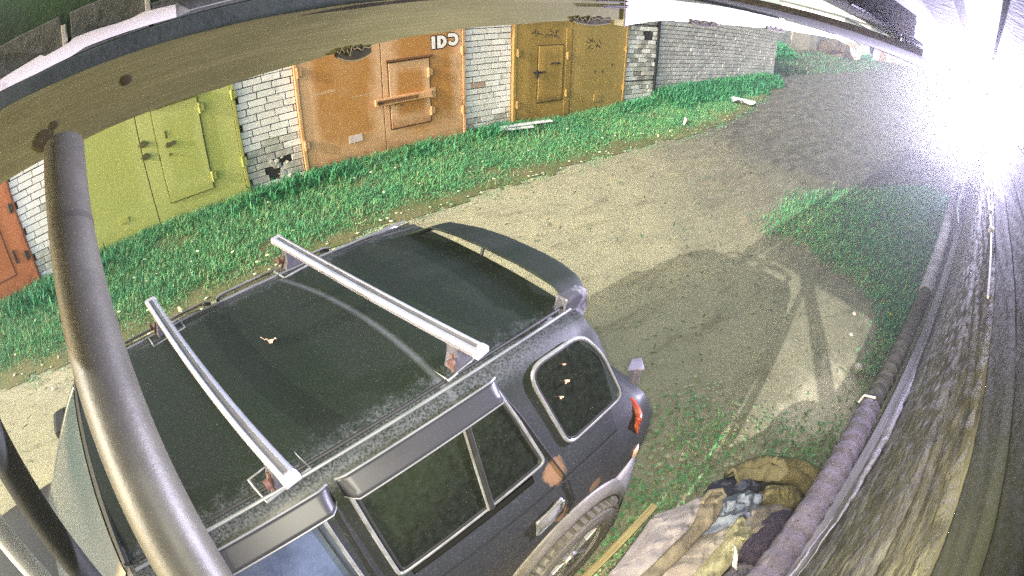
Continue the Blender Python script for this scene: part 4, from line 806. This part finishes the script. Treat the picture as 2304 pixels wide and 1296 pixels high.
        MB().grid(lambda a, b: (u0+(.215+.032*b)*math.cos(2*math.pi*a), s*(.91+.016*math.sin(b*3.1)), WH+(.215+.032*b)*math.sin(2*math.pi*a)), 48, 3).obj('rim', ALLOY, wh, True)
        MB().tube([(u0, s*.76, WH), (u0, s*.80, WH)], .235, 32).obj('brake_disc', RUB, wh)
        MB().tube([(u0, s*.80, WH), (u0, s*.925, WH)], [.07, .055], 20).obj('hub', ALLOY, wh, True)
        for k in range(6):
            a = R(60*k+12); d = Vector((math.cos(a), 0, math.sin(a))); t = Vector((-math.sin(a), 0, math.cos(a))); P = []
            for rr, hw in ((.045, .028), (.13, .022), (.20, .036), (.225, .05)): P.append((rr, hw))
            poly = [d*rr+t*hw for rr, hw in P]+[d*rr-t*hw for rr, hw in reversed(P)]
            MB().prism([(u0+p.x, WH+p.z) for p in poly], s*.885, s*.913).obj('spoke', ALLOY, wh, bev=.004)
            MB().tube([(u0+.04*d.x, s*.925, WH+.04*d.z), (u0+.04*d.x, s*.933, WH+.04*d.z)], .009, 6).obj('nut', DARKM, wh)
        tb = MB()
        for k in range(44):
            a = 2*math.pi*k/44; c_, s_ = math.cos(a), math.sin(a); M = Matrix(((c_, 0, -s_), (0, 1, 0), (s_, 0, c_)))
            for v0, v1, sh in ((.755, .81, 0), (.86, .925, .04)): tb.box((.366, min(s*v0, s*v1), -.014+sh*.3), (.383, max(s*v0, s*v1), .014+sh*.3), M, (u0, 0, WH))
        o = tb.obj('tread_blocks', TYRE, wh); o['kind'] = 'stuff'
    side = box('side_step', (-2.3, min(s*.78, s*.93), .36), (-.70, max(s*.78, s*.93), .40), SILV, CAR, .008)
    MB().prism([(-.70, .38), (-.66, .62), (-.60, .56), (-.62, .36)], min(s*.80, s*.90), max(s*.80, s*.90)).obj('mud_guard', mat('ochre_mud', (.26, .22, .06), (.17, .15, .05), .9, ns=12, bs=30), CAR, bev=.01)
    # lower bumper corner, mud flap and tail lamp
    MB().grid(lambda a, b: (.08+.42*math.sin(a*math.pi/2)**.9, s*(.90-.26*(1-math.cos(a*math.pi/2))-.03*b*b), .44+.30*b), 16, 6).obj('bumper_corner', mat('pale_bumper', (.45, .43, .44), (.33, .32, .33), .5, ns=6), CAR, True).modifiers.new('s', 'SOLIDIFY').thickness = .02
    MB().box((.19, min(s*.72, s*.90), .12), (.215, max(s*.72, s*.90), .46)).obj('mud_flap', RUB, CAR, bev=.006)
    tl = MB().grid(lambda a, b: (.225+.095*a**.8+.03*(1-b), s*(.845-.115*a**1.6), .83+.26*b), 8, 8).obj('tail_lamp', mat('tail_lamp_red', (.34, .035, .012), (.5, .16, .08), .25, ns=18), CAR, True); tl.modifiers.new('s', 'SOLIDIFY').thickness = .025
    MB().grid(lambda a, b: (.25+.11*a**.8, s*(.868-.115*a**1.6), .775+.055*b), 8, 3).obj('reflector', mat('lamp_clear', (.75, .6, .5), (.7, .45, .35), .2), tl, True).modifiers.new('s', 'SOLIDIFY').thickness = .025
    # outlined drip rail on the roof edge
    MB().tube([(shear(u, s*.53, 1.68), s*.53, 1.684) for u in np.linspace(-1.78, .0, 30)], .006, 6).obj('drip_rail', mat('rail_grey', (.2, .21, .21), (.14, .15, .15), .4, metal=.3), CAR, True); MB().tube([(shear(u, s*.498, 1.68), s*.498, 1.681) for u in np.linspace(-1.78, .0, 30)], .006, 6).obj('roof_seam', RUB, CAR, True)
MB().box((.46, -.64, .45), (.51, .64, .72)).obj('rear_bumper', MATS['pale_bumper'], CAR, bev=.02)
tb = MB().tube([(.3, -.42, .42), (.62, -.42, .40), (.66, -.42, .44)], .022, 10).prism([(.55, -.52), (.70, -.50), (.74, -.44), (.70, -.34), (.55, -.33)], .43, .445, 'xy').tube([(.70, -.44, .43), (.71, -.46, .30), (.66, -.5, .16), (.6, -.52, .08)], .011, 8); tb.obj('tow_bar', DARKM, CAR, True)
# windscreen and rear screen, laid 4 mm proud of the shell
def screen(name, ua, ub, m, k0, k1, sgn, lift=.005):
    P0, P1 = sect(ua), sect(ub)
    def edge(P, k): i = int(k); t = k-i; return (P[i][0]+(P[min(i+1, 15)][0]-P[i][0])*t, P[i][1]+(P[min(i+1, 15)][1]-P[i][1])*t)
    nx = (P0[15][1]-P1[15][1], abs(ub-ua)); L = math.hypot(*nx); nx = (sgn*nx[0]/L, nx[1]/L)
    def f(a, b):
        t = .04+.92*a; vb = 2*b-1; pa, pb = edge(P0, k0+(15-k0)*(1-abs(vb))), edge(P1, k1+(15-k1)*(1-abs(vb))); v = pa[0]+(pb[0]-pa[0])*t; h = pa[1]+(pb[1]-pa[1])*t; v = math.copysign(v, vb); u = ua+(ub-ua)*t
        return (shear(u, v, h)+nx[0]*lift, v, h+nx[1]*lift)
    return MB().grid(f, 10, 30).obj(name, m, CAR, True)
screen('windscreen', -1.8, -2.52, WIND, 8.2, 8.2, -1); screen('rear_screen', .02, .32, glass('rear_glass', (.012, .018, .012)), 8.5, 7, 1)
MB().tube([(shear(-1.8, v, 1.68), v, 1.70-.02*abs(v)) for v in np.linspace(-.5, .5, 20)], .012, 8).obj('windscreen_seal', RUB, CAR, True)
MB().box((-2.3, .83, 1.12), (-2.18, 1.02, 1.28)).obj('door_mirror', RUB, CAR, bev=.03)
MB().box((.335, -.20, 1.02), (.40, -.02, 1.10)).obj('tailgate_handle', RUB, CAR, bev=.01); MB().prism([(.25, -.70), (.33, -.67), (.375, -.70), (.32, -.755)], 1.285, 1.297, 'xy').prism([(.29, -.70), (.32, -.69), (.315, -.745), (.28, -.73)], 1.20, 1.2855, 'xy').obj('rear_bracket', mat('mauve_grey_plastic', (.2, .18, .23), (.14, .13, .17), .5), CAR, bev=.006)
# rear spoiler standing clear of the roof edge
vv = [.50, .46, .40, .36, .33, .24, .145, 0, -.21, -.32, -.385, -.45, -.515]; ui = [-.155, -.135, -.09, -.075, -.055, -.024, -.004, .012, .022, .02, .014, .01, .005]; uo = [-.13, -.11, -.04, .03, .075, .12, .16, .19, .202, .195, .18, .165, .13]
def spf(a, b):
    v = .50-1.015*a; i_, o_ = np.interp(-v, [-x for x in vv], ui), np.interp(-v, [-x for x in vv], uo); c = 2*math.pi*b; mid, hw = (i_+o_)/2, (o_-i_)/2; e = 1-abs(2*a-1)**8
    sq = lambda q: math.copysign(abs(q)**.6, q); return (mid+hw*sq(math.cos(c)), v, 1.722-.10*max(0, abs(v)-(.30 if v > 0 else .42))/.12*(.62 if v > 0 else .5)+(.010*sq(math.sin(c)))*(.5+.5*e)-.012*math.cos(c))
sp = MB().grid(spf, 60, 16).obj('rear_spoiler', mat('dark_spoiler_paint', (.008, .014, .007), (.014, .018, .014), .6, ns=5, spec=.2), CAR, True)
for s in (-1,):
    MB().prism([(-.03, 1.60), (.10, 1.54), (.14, 1.62), (.12, 1.715), (.0, 1.72)], min(s*.455, s*.515), max(s*.455, s*.515)).obj('spoiler_foot', mat('worn_spoiler_foot', (.3, .29, .33), (.05, .05, .06), .4, ns=14, lo=.3, hi=.5) if s < 0 else MATS['dark_spoiler_paint'], sp, bev=.012)
MB().tube([(.03, .02, 1.66), (.06, .02, 1.73)], .008, 8).obj('spoiler_strut', RUB, sp)
# roof bars
def bar(p, q, idx):
    p, q = Vector(p), Vector(q); d = (q-p); L = d.length; b_ = MB()
    prof = [(-.026, -.014), (-.027, .004), (-.021, .014), (-.011, .017), (-.0095, .010), (.0095, .010), (.011, .017), (.021, .014), (.027, .004), (.026, -.014)]
    b_.prism(prof, 0, L, 'yz'); o = b_.obj('roof_bar', ALU, CAR, bev=.0015); o.location = p; o.rotation_euler = d.to_track_quat('X', 'Z').to_euler()
    box('rubber_strip', (.02, -.0094, .0101), (L-.02, .0094, .0125), mat('strip_grey', (.10, .10, .11), (.14, .14, .15), .5), o)
    for x in (0, L):
        MB().prism([(a*1.06, b__*1.06) for a, b__ in prof if abs(a) > .012], x-.012 if x else -.012, x+.012, 'yz').obj('end_cap', mat('cap_grey', (.38, .36, .40), (.3, .29, .32), .5), o, bev=.002)
    for x in (.10, L-.10):
        sgn = -1 if x < L/2 else 1
        MB().prism([(-.045, -.105), (.05, -.105), (.028, -.05), (.022, -.0145), (-.024, -.0145), (-.028, -.05)], x-.025, x+.025, 'yz').obj('foot', mat('foot_dark', (.05, .05, .055), (.09, .085, .1), .45, ns=20), o, bev=.004)
        MB().tube([(x-.07*sgn, -.085, -.104), (x-.07*sgn, .085, -.104), (x+.03*sgn, .085, -.108), (x+.03*sgn, -.085, -.108), (x-.07*sgn, -.085, -.104), (x-.07*sgn, -.07, -.104)], .006, 6).obj('foot_frame', CHROME, o, True)
        MB().tube([(x, -.03, -.045), (x+.02*sgn, -.05, -.10)], .006, 8).tube([(x+.02*sgn, -.046, -.06), (x+.02*sgn, -.06, -.06)], .016, 10).obj('clamp_bolt', mat('rusty_bolt', (.12, .05, .035), (.07, .05, .04), .6, ns=40), o, True)
    return o
bar((-.69, .66, 1.79), (-.485, -.56, 1.79), 0); bar((-1.375, .615, 1.79), (-1.19, -.60, 1.79), 1)
PW = lambda u, v, h: CAR.matrix_basis @ Vector((u, v, h))
CAR_M = Matrix.Translation((1.015, 1.615, -2.84)) @ Matrix.Rotation(R(8.6), 4, 'Z')
leaf('leaf', 'curled reddish and cream leaf lying on the dark car roof', CAR_M @ Vector((-.975, .065, 1.715)), .026, PLEAF, 2.6)
for k, (u, h, s) in enumerate(((-.165, 1.50, .017), (-.21, 1.46, .012), (-.155, 1.565, .006))):
    p = W2(u, h, .012); o = leaf('leaf', ('cream sliver of leaf stuck on the rear quarter window', 'red edged leaf scrap stuck on the rear quarter window', 'tiny pale leaf scrap high on the rear quarter window')[k], CAR_M @ Vector(p), s, PLEAF, .6+k, False); o.rotation_euler = (R(66), .3, R(8.6)+.1)

# ------------------------------------------------------------------ old clothes and covers heaped against the wall
def cloth(name, label, cat, z, P, m, dome=.05, amp=.014, k=(18, 7), seed=0, drop=.10, r=.03):
    Q = rounded(P, r, 5); c = Vector((sum(p[0] for p in Q)/len(Q), sum(p[1] for p in Q)/len(Q))); N = 24; V = [(c.x, c.y, z+dome)]; n = len(Q)
    D = []
    for i in range(n):
        a, b = Vector(Q[i]), Vector(Q[(i+1) % n]); D += [a+(b-a)*t for t in (0, .25, .5, .75)]
    n = len(D); F = []
    for j in range(1, N+1):
        t = j/N
        for i, p in enumerate(D):
            q = c+(p-c)*t; f = 2.0*amp*(1.4*(.6-abs(math.sin(.7*(q.x*k[0]+q.y*k[1])+1.8*vnoise(q.x*5, q.y*5, seed)+seed)))+.6*vnoise(q.x*14, q.y*18, seed)+.35*vnoise(q.x*37, q.y*41, seed))
            V.append((q.x+.006*vnoise(i*.3, seed)*t, q.y+.006*vnoise(i*.27, seed+3)*t, z+dome*(1-t**2.2)+f-(.02 if j == N else 0)))
        if j == 1: F += [(0, 1+i, 1+(i+1) % n) for i in range(n)]
        else: F += [(1+(j-2)*n+i, 1+(j-1)*n+i, 1+(j-1)*n+(i+1) % n, 1+(j-2)*n+(i+1) % n) for i in range(n)]
    b0 = 1+(N-1)*n; e0 = len(V)
    V += [(v[0]+(c.x-v[0])*.03, v[1]+(c.y-v[1])*.03, v[2]-drop) for v in V[b0:b0+n]]; F += [(b0+i, e0+i, e0+(i+1) % n, b0+(i+1) % n) for i in range(n)]
    mb = MB().add(V, F); return tag(mb.obj(name, m, None, True), label, cat)
def fabric(name, c1, c2, ns=6, bs=120): return mat(name, c1, c2, .92, ns=ns, bs=bs, bstr=.3, bdist=.004, spec=.15)
OLIVE = fabric('olive_cloth', (.15, .135, .07), (.08, .072, .036)); MAUVE = fabric('mauve_grey_cloth', (.32, .29, .28), (.22, .2, .2), 4)
hp = cloth('heap_base', 'dark sacking underneath the heap of clothes by the wall', 'sacking', -2.55, [(.9, .40), (1.4, .5), (1.75, .40), (2.0, .44), (2.35, .2), (2.42, -.15), (.9, -.2)], mat('dark_sacking', (.06, .05, .035), (.04, .035, .025), .95, ns=8, bs=60), .08, .02, drop=.3)
cloth('navy_sleeve', 'dark navy jacket sleeve lying behind the pale blue jacket', 'clothing', -2.40, [(1.70, .42), (1.86, .49), (2.10, .36), (2.06, .22), (2.0, .22), (1.74, .33)], fabric('navy_cloth', (.055, .06, .085), (.035, .038, .06)), .05, .012, (20, 30), 1)
cloth('blue_jacket', 'crumpled pale blue grey jacket in the middle of the heap', 'clothing', -2.38, [(1.42, .35), (1.66, .43), (1.98, .29), (2.0, .17), (1.8, .10), (1.45, .28)], fabric('pale_blue_cloth', (.2, .23, .265), (.08, .09, .14), 5), .06, .016, (16, 34), 2)
ol = []
inner = [(1.92, .36), (2.04, .30), (2.13, .24), (2.21, .08), (2.22, -.06), (2.2, -.16)]; outer = [(1.93, .45), (2.08, .42), (2.24, .33), (2.39, .17), (2.43, -.02), (2.36, -.2)]
def arch(a, b):
    i = a*5; x0_, y0_ = np.interp(i, range(6), [p[0] for p in inner]), np.interp(i, range(6), [p[1] for p in inner]); x1_, y1_ = np.interp(i, range(6), [p[0] for p in outer]), np.interp(i, range(6), [p[1] for p in outer])
    return (x0_+(x1_-x0_)*b, y0_+(y1_-y0_)*b, -2.40+.10*math.sin(math.pi*min(1, b*1.05))**.7+.014*math.sin(b*13+2*vnoise(a*6, b*2))+.012*vnoise(a*9, b*7))
o = MB().grid(arch, 44, 22).obj('olive_jacket', OLIVE, None, True); o.modifiers.new('s', 'SOLIDIFY').thickness = .02; tag(o, 'olive jacket arched along the far edge of the heap', 'clothing')
cloth('olive_hood', 'small folded olive hood beside the pipe', 'clothing', -2.37, [(1.93, .12), (1.99, .22), (2.08, .19), (2.2, .04), (2.18, -.1), (2.02, -.02)], fabric('olive_light_cloth', (.18, .16, .08), (.11, .095, .047)), .06, .010, (30, 22), 4)
cloth('beige_cover', 'beige seat cover lying low in the middle of the heap', 'cover', -2.37, [(.98, .34), (1.25, .33), (1.73, .22), (1.77, .10), (1.49, .06), (1.1, .08)], fabric('beige_cloth', (.32, .285, .23), (.24, .21, .18), 4), .05, .006, (8, 16), 5)
cloth('mauve_cover', 'long mauve grey cover nearest the car wheel', 'cover', -2.335, [(.78, .36), (.94, .45), (1.38, .56), (1.68, .45), (1.77, .35), (1.66, .30), (1.40, .27), (1.0, .24)], MAUVE, .05, .007, (5, 16), 6)
cloth('tan_band', 'tan edging band sewn along the mauve grey cover', 'band', -2.295, [(1.0, .33), (1.45, .35), (1.69, .44), (1.79, .35), (1.62, .28), (1.33, .265), (1.0, .25)], fabric('tan_cloth', (.22, .19, .13), (.15, .13, .09)), .03, .005, (7, 20), 7, .03)
MB().tube([(1.60, .405, -2.268), (1.68, .42, -2.262), (1.75, .375, -2.266), (1.73, .34, -2.262), (1.66, .35, -2.262)], .014, 8).obj('fold_loop', mat('tan_cloth', (.44, .38, .27)), bpy.data.objects['tan_band'], True)
cloth('quilted_strip', 'yellowish quilted strip between the beige cover and the purple cushion', 'strip', -2.325, [(1.15, .13), (1.73, .20), (1.76, .12), (1.72, .07), (1.5, .03), (1.15, .03)], fabric('yellow_quilt', (.34, .32, .19), (.2, .18, .10), 14, 60), .04, .007, (10, 40), 8)
cloth('grey_cloth', 'grey crumpled cloth behind the purple cushion', 'cloth', -2.34, [(1.58, .10), (1.82, .18), (2.03, .06), (2.03, -.06), (1.85, .0), (1.6, .0)], fabric('grey_trim_cloth', (.25, .22, .19), (.17, .15, .13)), .04, .010, (20, 20), 9)
cloth('purple_cushion', 'dark purple carpet cushion leaning on the pipe', 'cushion', -2.315, [(1.54, .065), (1.87, .075), (2.0, -.02), (2.0, -.12), (1.74, -.16), (1.52, -.10)], mat('purple_carpet', (.085, .065, .105), (.04, .035, .055), .98, ns=40, lo=.35, hi=.65, bs=160, bstr=.6, bdist=.006), .05, .004, (9, 12), 10, .08, .05)
cloth('mauve_rag', 'mauve rag at the bottom edge below the purple cushion', 'rag', -2.33, [(1.15, .05), (1.47, .02), (1.56, -.02), (1.56, -.14), (1.15, -.15)], fabric('mauve_rag_cloth', (.25, .22, .25), (.18, .16, .19)), .04, .014, (22, 16), 11)
o = MB().grid(lambda a, b: (1.52-.10*a, .09-.085*a+.026*(b-.5)*(.6+.8*a), -2.262+.012*math.sin(a*4)), 10, 3).obj('fabric_label', mat('white_tag', (.8, .78, .7), (.7, .68, .6), .8), None, True); o.modifiers.new('s', 'SOLIDIFY').thickness = .003; tag(o, 'white fabric care tag sticking up beside the purple cushion', 'tag')
lie('wooden_stick', 'round yellowish wooden stick lying between the wheel and the heap', 'stick', ((.80, .53), (1.52, .63)), .045, .035, wood('stick_wood', (.36, .32, .14), (.26, .2, .1), (1.5, 20, 20), knots=False), .33)
